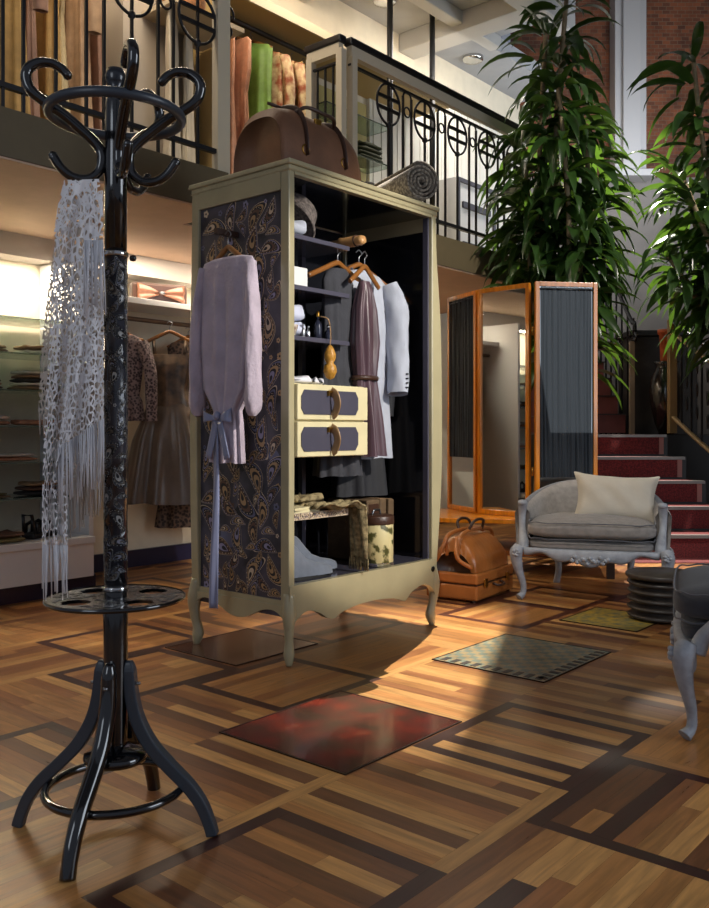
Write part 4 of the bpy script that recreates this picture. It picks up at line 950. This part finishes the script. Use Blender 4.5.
layer('front_layer', [(181, 66, 97, 179), (230, 55, 98, 235), (330, 50, 96, 330), (430, 44, 90, 400), (500, 42, 66, 450), (545, 42, 68, 545)], crochet, -.03, 3, .014, (16, .115))
layer('corner_layer', [(250, 84, 102, 245), (330, 74, 104, 330), (400, 64, 104, 400), (448, 58, 104, 418)], crochet, -.045, 2.5, .01, (30, .14))
layer('top_flap', [(180, 64, 99, 179), (205, 58, 103, 205), (232, 54, 84, 228)], crochet, -.055, 2, .008, None)
layer('top_flap', [(195, 84, 103, 190), (240, 84, 103, 240)], crochet, -.06, 2, .004, (14, .16))

# ------------------------------------------------------------ leather bags by the screen
bx0 = W(0, 0, 0)
g0 = Vector((.66, 4.80, 0))   # near corner of suitcase
ua = math.radians(56)
o = thing('suitcase', 'orange tan leather suitcase lying flat on the parquet beneath the open doctor bag', 'suitcase', (.69, 4.94, 0), ua)
MB().box(0, .5, 0, .33, .012, .1).build('case_body', leato, o, bevel=.012); MB().box(-.003, .503, -.003, .333, .103, .165).build('case_lid', leato, o, bevel=.012)
MB().box(-.001, .501, -.001, .331, .1, .103).build('seam', leathd, o)
for x in (.1, .4): MB().box(x-.02, x+.02, -.012, -.002, .08, .13).build('latch', brass, o, bevel=.003)
MB().tube(spline([(.2, -.005, .09), (.21, -.035, .08), (.29, -.035, .08), (.3, -.005, .09)], 4), .008, 8).build('handle', leathd, o)
for x in (.02, .48):
    for y in (.03, .3): MB().lathe([(.012, 0), (.012, .014)], 10, (x, y, 0)).build('foot', leathd, o)
o = thing('doctor_bag', 'open tan leather doctor bag with raised handles standing on the suitcase', 'bag', (.53-.02, 4.84+.0, .167), ua)
o.location = Vector((.69, 4.94, .167))+Vector((cos(ua)*.25-sin(ua)*.165, sin(ua)*.25+cos(ua)*.165, 0))
def db(a, b):
    x = (a*2-1); th = PI*b; c = cos(th); s_ = max(0, sin(th))
    y = .15*(abs(c)**.6*(1 if c > 0 else -1))*(1-.45*s_**2); e = (1-abs(x)**6)**.4
    return (x*.24*(1-.12*s_**2), -y*(.8+.2*e), (.2*s_**.8)*(.55+.45*e)+.002*sin(x*30+b*9))
mb = MB(); mb.grid(db, 24, 24); mb.face([0+j*25 for j in range(25)][::-1], 1, True); mb.face([24+j*25 for j in range(25)], 0, True)
mb.face([mb.addv(p) for p in ((-.22, .13, 0), (.22, .13, 0), (.22, -.13, 0), (-.22, -.13, 0))], 0, False); mb.build('bag_body', [leato, leathd], o)
for sg in (-1, 1): MB().tube(spline([(-.23, sg*.035, .09), (-.215, sg*.04, .2), (0, sg*.025, .225), (.215, sg*.03, .2), (.23, sg*.035, .09)], 6), .012, 8).build('frame_bar', leato, o)
mb = MB(); mb.tube(spline([(-.245, -.13, .03), (-.29, -.06, .09), (-.24, -.03, .2)], 5), .012, 8); mb.tube(spline([(-.245, .13, .03), (-.29, .06, .09), (-.24, .03, .2)], 5), .012, 8); mb.build('open_gusset', leato, o)
for sg in (-1, 1): MB().tube(spline([(-.09, sg*.03, .22), (-.07, sg*.05, .27), (0, sg*.055, .285), (.07, sg*.05, .27), (.09, sg*.03, .22)], 5), .009, 8).build('handle', leathd, o)
MB().box(.08, .12, -.075, -.06, .12, .16).build('luggage_tag', leats, o, bevel=.004)

# ------------------------------------------------------------ folding mirror screen on its bench
sc_ = thing('folding_screen', 'three-panel folding mirror screen in amber wood with black gauze curtains', 'screen', (1.192, 5.945, 0))
def panel(p, q, kind, zb=.386, zt=1.98):
    p, q = 1.075*Vector((p[0], p[1], 0)), 1.075*Vector((q[0], q[1], 0)); L = (q-p).length; d = (q-p)/L; ang = math.atan2(d.y, d.x)
    base = Matrix.Translation(p-Vector((1.192, 5.945, 0))) @ Matrix.Rotation(ang, 4, 'Z')
    f = .03
    mb = MB(); mb.M = base; mb.box(0, f, -.015, .015, zb, zt); mb.box(L-f, L, -.015, .015, zb, zt); mb.box(f, L-f, -.015, .015, zt-.032, zt); mb.box(f, L-f, -.015, .015, zb, zb+.035)
    fr = mb.build('panel_frame', amber, sc_, bevel=.003)
    mb = MB(); mb.M = base; mb.box(f, L-f, -.001, .004, zb+.035, zt-.032); mb.build('mirror', mirror, sc_)
    if kind:
        mb = MB(); mb.M = base; zc = kind; r = random.Random(int(L*1000)+int(zc*10))
        def fn(a, b):
            x = f+.004+(L-2*f-.008)*a; return (x, -.012-.0045*(sin(a*62+sin(b*4)*1.5+4*sin(a*7))+.6*sin(a*31+b*3)+.5*sin(a*113-b*2)), zt-.035-b*(zt-.035-zc))
        mb.grid(fn, 90, 16); mb.build('gauze_curtain', gauze, sc_)
        mb = MB(); mb.M = base; mb.tube([(f, -.012, zt-.05), (L-f, -.012, zt-.05)], .005, 8); mb.build('curtain_wire', iron, sc_)
panel((.667, 6.2), (.815, 5.835), .78); panel((.822, 5.82), (1.109, 5.545), 0); panel((1.13, 5.5), (1.535, 5.56), .66)
for z in (.7, 1.65):
    MB().lathe([(.008, z-.03), (.008, z+.03)], 8, (.882-1.192, 6.265-5.945, 0)).build('hinge', brass, sc_); MB().lathe([(.008, z-.03), (.008, z+.03)], 8, (.012, -.01, 0)).build('hinge', brass, sc_)
o = thing('wooden_bench', 'low amber wooden bench carrying the folding mirror screen', 'bench', (1.18, 6.2, 0), -.2)
MB().box(-.76, .66, -.36, .34, .352, .385).build('bench_top', amber, o, bevel=.004); MB().box(-.7, .6, -.28, .3, .13, .16).build('lower_shelf', amberd, o)
for x in (-.68, .58):
    for y in (-.3, .3): MB().box(x-.025, x+.025, y-.025, y+.025, 0, .352).build('leg', mat('dark_bench_leg', '2a1a12', .5), o)

# ------------------------------------------------------------ armchair builder
def armchair(label, loc, rz, fabm, backm, scale=(1.07, 1.0, .92)):
    o = thing('armchair', label, 'armchair', loc, rz)
    w, d = .335, .27
    def top(th):   # back height along the horseshoe, th from 0 (left front) to pi (right front)
        return .57+.15*sin(th)**1.3
    def plan(th, out=0):
        c, s_ = -cos(th), sin(th); ex = .75
        X = (w+.035+out)*(abs(c)**ex)*(1 if c > 0 else -1); Y = -.17+(d+.24+out)*(s_**ex)
        return X, Y
    NB = 40
    mb = MB(); i0 = 0
    sec = [(-.035, .30), (-.035, .5), (-.04, .93), (-.015, 1.), (.02, 1.), (.042, .93), (.03, .5), (.025, .3)]
    for j in range(NB+1):
        th = PI*j/NB; H = top(th)
        for off, z in sec:
            X, Y = plan(th, off); zz = z*H if z > .31 else .31; lean = .07*sin(th)*(zz-.3)/.4
            mb.addv((X, Y+lean, zz))
    n = len(sec)
    for j in range(NB):
        for q in range(n):
            a = j*n+q; b = j*n+(q+1) % n; mb.face((a, b, b+n, a+n), 0 if q in (0, 1, 2) else 1)
    mb.face([q for q in range(n)], 0); mb.face([NB*n+q for q in range(n)][::-1], 0)
    mb.build('upholstered_back', [fabm, backm], o)
    # frames: arm posts
    for sg in (-1, 1):
        x = sg*(w+.03)
        p = spline([(x-sg*.01, -.285, .3), (x-sg*.012, -.26, .36), (x-sg*.0, -.205, .44), (x+sg*.004, -.185, .52), (x, -.195, .585), (x, -.205, .6)], 5)
        po = MB().tube(p, lerp_list([.03, .026, .017, .018, .024, .02], len(p)), 12, sq=1.1).build('arm_post', carved, o)
        MB().lathe([(0, -.02), (.022, -.014), (.027, 0), (.022, .014), (0, .02)], 14, (x, -.205, .6)).build('scroll', carved, po)
        q = spline([(x+sg*.005, -.31, .335), (x+sg*.022, -.325, .29), (x+sg*.012, -.318, .2), (x-sg*.012, -.3, .1), (x-sg*.012, -.3, .04), (x+sg*.008, -.32, .015)], 6)
        lg = MB().tube(q, lerp_list([.03, .036, .029, .02, .016, .017, .023], len(q)), 14).build('leg', carved, o)
        mb = MB()
        for k in range(5): a = k*2*PI/5; mb.lathe([(0, -.012), (.009, -.007), (.011, 0), (.009, .007), (0, .012)], 8, (x+sg*.018+.014*cos(a), -.36, .3+.016*sin(a)))
        mb.lathe([(0, -.01), (.008, 0), (0, .01)], 8, (x+sg*.018, -.364, .3)); mb.build('carved_rosette', carved, lg)
        q = spline([(sg*.2, .26, .3), (sg*.21, .3, .2), (sg*.205, .31, .1), (sg*.22, .34, .0)], 5)
        MB().tube(q, lerp_list([.03, .022, .018, .02], len(q)), 12).build('leg', carved, o)
        # top trim rail following the arm
    mb = MB(); P = []
    for j in range(NB+1):
        th = PI*j/NB; X, Y = plan(th, .038); P.append((X, Y, .305))
    mb.tube(P, .017, 8, sq=1.2); mb.build('seat_rail', carved, o)
    # shaped apron with carving
    mb = MB(); N = 48
    for j in range(N+1):
        a = j/N; x = (a*2-1)*(w+.01); zb = .265-.03*cos(x*PI/w*1)*1 - .012*cos(x*4*PI/w); yy = -.325-.025*(1-(x/w)**2)
        for (y, z) in ((yy, .33), (yy-.012, .32), (yy-.01, zb+.012), (yy, zb), (yy+.03, zb), (yy+.03, .33)): mb.addv((x, y, z))
    for j in range(N):
        for q in range(6): mb.face((j*6+q, j*6+(q+1) % 6, (j+1)*6+(q+1) % 6, (j+1)*6+q), 0)
    ap = mb.build('front_apron', carved, o)
    mb = MB(); r = random.Random(2)
    for k in range(15):
        x = (k-7)*.013; mb.lathe([(0, -.014), (.009, -.008), (.012, 0), (.009, .008), (0, .014)], 8, (x, -.362+.0004*abs(k-7), .265+.014*sin(k*1.9)+(.012 if k % 2 else 0)-.004*(7-abs(k-7))/7))
    mb.build('carved_shell', carved, ap)
    def slab(z0, z1, ww, y0, y1, crown, name, front=0.):
        mb = MB()
        def fn(a, b):
            th = 2*PI*a; t = b*2-1; c, s_ = cos(th), sin(th); e = .32
            rr = (1-abs(t)**4)**.35 if abs(t) < 1 else 0
            X = ww*abs(c)**e*(1 if c > 0 else -1)*(.35*0+1)*(rr if abs(t) > .98 else max(rr, 0)); Y = (y1-y0)/2*abs(s_)**e*(1 if s_ > 0 else -1)*rr+(y0+y1)/2
            return (X, Y, (z0+z1)/2+(z1-z0)/2*t+(crown*(1-(X/ww)**2)*(1-abs((Y-(y0+y1)/2)/((y1-y0)/2))**3) if t > 0 else 0)+.004*sin(X*30)*(t > .2))
        def full(a, b): return fn(a, b)
        mb.grid(full, 48, 18); c_ = mb.build(name, fabm, o); return c_
    slab(.31, .385, w-.005, -.335, .25, 0, 'seat_base')
    s2 = slab(.385, .5, w+.0, -.36, .24, .03, 'seat_cushion')
    mb = MB()
    for z in (.392, .49):
        P = []
        for k in range(60):
            th = 2*PI*k/60; c, s_ = cos(th), sin(th); e = .32; P.append(((w-.005)*abs(c)**e*(1 if c > 0 else -1), .297*abs(s_)**e*(1 if s_ > 0 else -1)-.06, z+.003*sin(k)))
        mb.tube(P, .0035, 6, closed=True)
    mb.build('piping', linenb, s2)
    o.scale = scale; return o
def pillow(label, loc, rz, tilt, w, h, m, roll=0):
    mb = MB(); mb.cushion(0, 0, 0, w, h, .17, e=.42, n=20)
    for v in mb.v: v.x *= 1+.10*(abs(v.y)/(h/2))**2-.06; v.y *= 1+.12*(abs(v.x)/(w/2))**2-.08; v.z += .006*sin(v.x*38+v.y*22)*(1-abs(v.x)/(w*.6))
    o = mb.build('throw_pillow', m, sub=1); tag(o, label, 'pillow'); o.rotation_euler = (tilt, roll, rz); o.location = loc; return o
CH1 = Vector((1.425, 5.26, 0))
armchair('small grey upholstered armchair with pale carved frame, standing before the stairs', CH1, -.3, linen, linenb)
pillow('natural linen pillow leaning in the back of the grey armchair', CH1+Vector((.14, .0, .565)), -.25, 1.12, .49, .32, pillowm, .05)
CH2 = Vector((1.485, 3.03, 0))
armchair('dark grey armchair with pale carved leg cut by the right edge of the picture', CH2, -1.94, linend, linenb)

# ------------------------------------------------------------ ribbed side table
o = thing('side_table', 'low round charcoal side table of stacked discs beside the grey armchair', 'table', (1.60, 4.56, 0))
tm = mat('charcoal_oak', '3a332e', .4, var=.2, vscale=20)
prof = [(.0, 0)]
for k in range(5):
    z = .004+k*.042; prof += [(.125, z), (.165, z+.008), (.178, z+.018), (.165, z+.028), (.12, z+.038)]
MB().lathe(prof, 48).build('ribbed_body', tm, o)
MB().lathe([(0, .216), (.178, .216), (.185, .222), (.185, .236), (.178, .242), (0, .242)], 48).build('table_top', tm, o)

# ------------------------------------------------------------ stairs
red = mat('red_carpet', '7a2c2b', .9, col2='4c1a1e', vscale=90, bump=.4, bscale=150)
grn = mat('grey_nosing', '7b7672', .4, metal=.3)
darks = mat('dark_stone', '201d1c', .5, var=.2)
RX = [3.3, 2.95, 2.86, 2.8, 2.74]
YS = [6.7, 7.0, 7.28, 7.56, 7.84]
mb = MB(); prev = 6.7
st = thing('staircase', 'wide stairs with red carpet tiles and grey nosings behind the armchair', 'stairs', (2.2, 6.7, 0))
st.location = (0, 0, 0)
X0 = 1.9
for k in range(5):
    y0 = YS[k]; z1 = .19*(k+1); y1 = YS[k+1] if k < 4 else 8.6
    MB().box(X0, RX[k]+.06, y0+.012, y1+.012, 0, z1-.02).build('step', darks, st)
    MB().box(X0, RX[k]-.02, y0, y0+.012, .19*k+.004, z1-.035).build('carpet_riser', red, st)
    MB().box(X0, RX[k]-.02, y0+.02, y1, z1-.02, z1-.012).build('carpet_tread', red, st)
    MB().box(X0, RX[k]+.04, y0-.02, y0+.03, z1-.035, z1-.01).build('nosing', grn, st)
    MB().box(RX[k]-.02, RX[k]+.02, y0-.002, y0+.012, .19*k+.004, z1-.035).build('edge_strip', mat('pale_red_edge', 'a06a60', .6), st)
MB().box(2.0, 4.6, 8.6, 10.2, 0, .93).build('landing', darks, st)
mb = MB().box(1.9, 5.1, 6.45, 6.69, .0, .006); tag(mb.build('door_mat', red), 'flat red carpet strip on the floor at the foot of the stairs', 'carpet')
# upper flight with plain red risers
redp = mat('red_riser_board', '6a3532', .6, var=.12, vscale=10)
st2 = thing('staircase', 'upper flight of plain dull red risers climbing behind the screen', 'stairs', (0, 0, 0))
for k in range(6):
    y0 = 8.62+.25*k; z1 = .95+.19*(k+1)
    MB().box(2.05, 2.66, y0, 10.2, z1-.19+.0, z1-.012).build('step', redp, st2); MB().box(2.05, 2.67, y0-.012, y0+.05, z1-.012, z1).build('nosing', darks, st2)
MB().box(2.7, 2.745, 8.6, 8.64, .93, 1.85).build('newel', mat('beige_stringer', '8a7a68', .6), st2)
o = thing('balustrade', 'iron balustrade with a curled newel on the upper stair flight', 'railing', (2.74, 8.6, .93))
MB().tube(spline([(0, -.02, 1.02), (0, 0, 1.1), (0, .1, 1.14), (0, .6, 1.55), (0, 1.6, 2.4)], 6), .02, 8).build('handrail', iron, o)
MB().tube(spline([(0, -.02, 1.0), (0, -.06, .95), (0, -.03, .92), (0, .0, .95)], 5), .012, 8).build('scroll', iron, o)
for k in range(9): MB().bar((0, .02+k*.19, .0+.0), (0, .02+k*.19, 1.05+.75*k*.19+.1), .016, .016).build('baluster', iron, o)
o = thing('stone_pier', 'dark stone pier at the back of the stair landing', 'pier', (3.03, 9.1, .93))
MB().box(-.22, .45, -.2, .25, 0, 1.0).build('pier_body', mat('pier_stone', '2e2a28', .6, var=.25), o, bevel=.01); MB().box(-.25, .48, -.23, .28, 1.0, 1.06).build('cap', darks, o, bevel=.01)
o = thing('urn', 'big dark glazed urn on the stair landing behind the handrail', 'urn', (3.0, 8.45, .935))
MB().lathe([(.07, 0), (.075, .02), (.11, .12), (.15, .3), (.16, .42), (.14, .55), (.1, .63), (.095, .67), (.12, .7), (.11, .7), (.08, .66)], 32).build('vessel', mat('black_glaze', '14100f', .18, coat=.6), o)
o = thing('terracotta_pot', 'orange terracotta pot set in the mouth of the dark urn', 'pot', (3.0, 8.45, 1.6351))
MB().lathe([(.05, 0), (.055, .02), (.065, .26), (.08, .27), (.08, .31), (.07, .31), (.06, .26)], 24).build('pot_body', mat('terracotta', 'b5562a', .7, var=.1), o)
# stair handrail
o = thing('handrail', 'stair railing with wooden rails and iron scrolls descending at the right edge', 'railing', (2.93, 8.1, .95))
P0, P1, P2 = Vector((0, 0, 0)), Vector((.13, -.6, -.33)), Vector((.5, -1.45, -.9))
br_ = mat('bronze_rail_wood', '9b8058', .4, metal=.2)
for z, w_, nm, m_ in ((1.04, .06, 'handrail', mat('dark_top_rail', '24262c', .25, metal=.5)), (.93, .05, 'wood_rail', br_), (.16, .05, 'lower_rail', br_)):
    MB().tube(spline([P0+Vector((0, 0, z)), P1+Vector((0, 0, z)), P2+Vector((0, 0, z))], 8), w_*.55, 8, sq=.6).build(nm, m_, o)
MB().box(-.035, .035, -.035, .035, 0, 1.05).build('newel_post', br_, o, bevel=.004)
MB().box(P2.x-.035, P2.x+.035, P2.y-.035, P2.y+.035, -.94, P2.z+1.05).build('newel_post', br_, o)
for k in range(1, 8):
    f = k/8; c = P0.lerp(P1, f*2) if f < .5 else P1.lerp(P2, f*2-1)
    MB().bar(c+Vector((0, 0, .16)), c+Vector((0, 0, .93)), .014, .014).build('baluster', iron, o)
    for z in (.35, .55, .75):
        MB().tube([c+Vector((.02, -.075, 0))*1+Vector((.015*cos(a), .05*cos(a), z+.06*sin(a))) for a in [2*PI*q/14 for q in range(14)]], .007, 6, closed=True).build('scroll', iron, o)

# ------------------------------------------------------------ plants
def leaf_mat(n, c, c2):
    m = mat(n, c, .32, col2=c2, vscale=3.5); b = m.node_tree.nodes['Principled BSDF']; nt = m.node_tree
    tr = nt.nodes.new('ShaderNodeBsdfTranslucent'); tr.inputs[0].default_value = hx('6a9430'); mx = nt.nodes.new('ShaderNodeMixShader'); mx.inputs[0].default_value = .16
    out = [x for x in nt.nodes if x.type == 'OUTPUT_MATERIAL'][0]
    nt.links.new(b.outputs[0], mx.inputs[1]); nt.links.new(tr.outputs[0], mx.inputs[2]); nt.links.new(mx.outputs[0], out.inputs[0]); return m
lm = leaf_mat('dracaena_leaf', '304d20', '162810')
def leaf(mb, base, d, L, wd, droop, r, tw=0):
    """lance leaf, V-folded, bending down along its length"""
    d = Vector(d).normalized(); n = 7; p = Vector(base); i0 = len(mb.v)
    side0 = d.cross(Vector((0, 0, 1)))
    if side0.length < .05: side0 = Vector((1, 0, 0))
    side0.normalize(); side0 = (side0*cos(tw)+side0.cross(d)*sin(tw)).normalized()
    for k in range(n+1):
        t = k/n; w = wd*(sin(PI*min(1, t*.92+.08))**.75)*(1-.35*t) if k < n else .0006
        up = side0.cross(d).normalized(); e = side0*w; dn = up*w*.35
        for q in (-e-dn*-1, Vector((0,0,0)), e+dn): mb.addv(p+q)
        dd = d+Vector((0, 0, -droop*(.5+t)/n*2.2)); d = dd.normalized(); p = p+d*(L/n)
    for k in range(n):
        a = i0+k*3; mb.face((a, a+1, a+4, a+3), 0); mb.face((a+1, a+2, a+5, a+4), 0)
def plant(label, base, stems, seed, pot=True, lsc=1., per=46):
    r = random.Random(seed); o = thing('dracaena_plant', label, 'plant', base)
    stm = mat('pale_cane', '85755a', .7, var=.2, vscale=30, bump=.4); canopy = MB()
    for (dx, dy, pts) in stems:
        P = spline([(0+dx*.15, dy*.15, .35)]+pts, 6)
        MB().tube(P, lerp_list([.028, .022, .018], len(P)), 8).build('cane', stm, o)
        for (f0, f1, n, Lm) in ((.42, 1., per, 1),):
            for k in range(n):
                f = f0+(f1-f0)*(k/n)**.8; q = P[min(int(f*(len(P)-1)), len(P)-1)]
                az = k*2.39996+r.uniform(-.3, .3); el = r.uniform(-.45, .55)+(f > .93)*.5
                L = r.uniform(.3, .5)*lsc; off = r.uniform(.0, .14)
                d = Vector((cos(az)*cos(el), sin(az)*cos(el), sin(el)))
                leaf(canopy, q+d*off, d, L, r.uniform(.036, .058), r.uniform(.4, 1.3), r, r.uniform(-.7, .7))
    canopy.build('foliage', lm, o)
    if pot:
        MB().lathe([(.13, 0), (.17, .02), (.2, .36), (.21, .38), (.21, .4), (.19, .4), (.18, .34), (0, .34)], 28).build('planter', mat('charcoal_planter', '26262a', .5), o)
    return o
B1 = Vector((1.56, 6.86, 0))
plant('tall dracaena with dense drooping leaves growing up behind the mirror screen', B1,
    [(-1, 0, [(-.1, 0, 1.2), (-.18, -.05, 2.1), (-.22, .05, 2.75)]), (0, 1, [(0, .12, 1.3), (-.12, .2, 2.4), (-.2, .2, 3.3)]), (1, 0, [(.12, 0, 1.3), (.22, -.05, 2.2), (.32, 0, 2.7)]),
     (0, -1, [(.02, -.12, 1.2), (.08, -.15, 2.5), (.0, -.1, 3.7)]), (.5, .5, [(.15, .1, 1.5), (.3, .1, 2.8), (.22, .1, 3.5)]), (-.5, .5, [(-.1, .1, 1.5), (-.1, .1, 2.9), (-.05, .05, 4.2)]), (.3, -.6, [(.1, -.1, 1.3), (.12, -.2, 1.9), (.16, -.25, 2.35)]), (-.3, .2, [(0, 0, 1.5), (0, 0, 3.0), (.1, 0, 4.4)])], 5, per=92)
B2 = Vector((3.65, 6.9, 0))
plant('second tall dracaena with arching leaves at the right edge beside the stair railing', B2,
    [(-1, 0, [(-.3, -.1, 1.2), (-.9, -.2, 1.8), (-1.3, -.3, 2.3)]), (0, 1, [(-.3, .1, 1.3), (-.8, .1, 2.2), (-1.1, 0, 3.1)]), (1, 0, [(-.1, 0, 1.3), (-.5, -.1, 2.3), (-.8, -.1, 3.3)]), (0, -1, [(-.3, -.2, 1.2), (-.9, -.4, 2.1), (-1.2, -.4, 2.8)]),
     (.4, -.4, [(-.2, -.2, 1.2), (-.7, -.4, 1.7), (-1.0, -.5, 2.1)]), (-.4, .2, [(-.2, 0, 1.4), (-.8, 0, 2.7), (-1.0, 0, 4.0)]), (.2, .3, [(-.1, 0, 1.4), (-.5, 0, 2.9), (-.55, 0, 3.9)])], 9, per=92)

# ------------------------------------------------------------ lights
def light(name, typ, loc, target, energy, col=(1, 1, 1), size=.2, size_y=None, spot=60, blend=.3):
    l = bpy.data.lights.new(name, typ); l.energy = energy; l.color = col
    if typ == 'AREA':
        l.size = size
        if size_y: l.shape = 'RECTANGLE'; l.size_y = size_y
    else: l.shadow_soft_size = size
    if typ == 'SPOT': l.spot_size = math.radians(spot); l.spot_blend = blend
    o = bpy.data.objects.new(name, l); C.objects.link(o); o.location = loc
    o.rotation_euler = (Vector(target)-Vector(loc)).to_track_quat('-Z', 'Y').to_euler(); return o
WARM, COOL, SUNC = (1, .84, .64), (.82, .9, 1), (1, .93, .82)
light('window_light_right', 'AREA', (4.9, 1.2, 2.2), (0, 3.5, .8), 95, COOL, 2.4, 2.6)
light('window_light_front', 'AREA', (-2.5, -1.4, 2.6), (0, 3.5, .6), 28, COOL, 1.6, 2.2)
light('wardrobe_spot', 'SPOT', (3.4, 1.4, 3.4), (.2, 4.0, 1.3), 1150, SUNC, .05, spot=22, blend=.25)
light('sun_spot_back', 'SPOT', (2.6, 9.6, 5.6), (1.5, 5.9, .2), 4200, SUNC, .08, spot=34, blend=.3)
light('chair_spot', 'SPOT', (.2, 1.9, 4.6), (1.25, 5.1, .45), 330, SUNC, .05, spot=20, blend=.3)
LP = Vector((.9, 5.85, 5.5)); light('added_streak_spot', 'SPOT', LP, (.36, 3.85, 0), 3600, SUNC, .004, spot=23, blend=.7)  # added lamp, throws the bright wedge onto the parquet
o = thing('added_spot_rig', 'added black spotlight rig with a beam-cutting flap, out of view high above the mirror screen', 'light', LP)  # made-up fixture out of view, holds the flap that shapes the wedge
dn = (Vector((.42, 3.75, 0))-LP).normalized(); LM = dn.to_track_quat('Z', 'Y').to_matrix().to_4x4()
mb = MB(); mb.M = LM; mb.lathe([(.075, -.26), (.08, -.25), (.08, -.02), (.07, -.02), (.07, -.2), (0, -.21)], 24); mb.build('housing', iron, o)
q = Vector((.252, .968, 0)); rt = Vector((.968, -.252, 0))
mb = MB(); f0 = rt*.02; mb.prism([(-.34, -.02), (.12, -.02), (.12, -.5), (-.34, -.5)], lambda a, z: f0+q*a+Vector((0, 0, z)), lambda a, z: f0+rt*.003+q*a+Vector((0, 0, z))); mb.build('beam_cutoff_flap', iron, o)  # added flap, blocks half the beam for the wedge's straight edge
MB().tube([(0, 0, .2), (0, 0, 1.5)], .015, 8).build('hanging_pole', iron, o)
light('leaf_spot', 'SPOT', (3.6, 4.2, 5.2), (1.9, 6.4, 2.2), 620, SUNC, .06, spot=45, blend=.5)
light('ceiling_wash', 'AREA', (3.4, 8.6, 3.6), (2.5, 10.4, 4.9), 60, COOL, 1.2)
# warm shelf lights under and on the gallery
def uvl(name, u, v, z, tu, tv, tz, e, sx, sy, col=WARM): return light(name, 'AREA', W(u, v, z), W(tu, tv, tz), e, col, sx, sy)
uvl('alcove_light', 2.1, 5.1, 2.04, 2.1, 5.22, .5, 34, 1.8, .1)
uvl('alcove_light', 3.9, 4.85, 2.15, 4.0, 5.2, .6, 13, 1.2, .12)
uvl('alcove_light', 4.7, 5.05, 2.0, 4.7, 5.25, .6, 8, .6, .12)
uvl('gallery_light', 2.8, 4.1, 4.6, 2.9, 5.0, 3.0, 46, 1.6, .2)
uvl('gallery_light', 4.9, 4.4, 4.65, 4.9, 5.0, 3.0, 26, 1.2, .2)
uvl('gallery_light', 7.0, 4.3, 4.55, 7.2, 5.3, 2.9, 36, 1.6, .2, (1, .93, .84))
uvl('under_gallery_light', 6.2, 4.9, 2.15, 6.2, 5.1, .5, 14, 1.5, .15)
w = bpy.data.worlds.new('World'); bpy.context.scene.world = w; w.use_nodes = True
w.node_tree.nodes['Background'].inputs[0].default_value = (.75, .82, 1, 1); w.node_tree.nodes['Background'].inputs[1].default_value = .22

# ------------------------------------------------------------ camera
cd = bpy.data.cameras.new('camera'); cam = bpy.data.objects.new('camera', cd); C.objects.link(cam)
cam.location = (0, 0, CH); cam.rotation_euler = (PI/2, 0, 0); cd.sensor_fit = 'AUTO'; cd.sensor_width = 36; cd.lens = FP/908*36; cd.shift_y = (430-454)/908; cd.clip_start = .05
bpy.context.scene.camera = cam
vs = bpy.context.scene.view_settings; vs.view_transform = 'Standard'; vs.look = 'None'; vs.gamma = 1; vs.exposure = 0; vs.use_curve_mapping = False
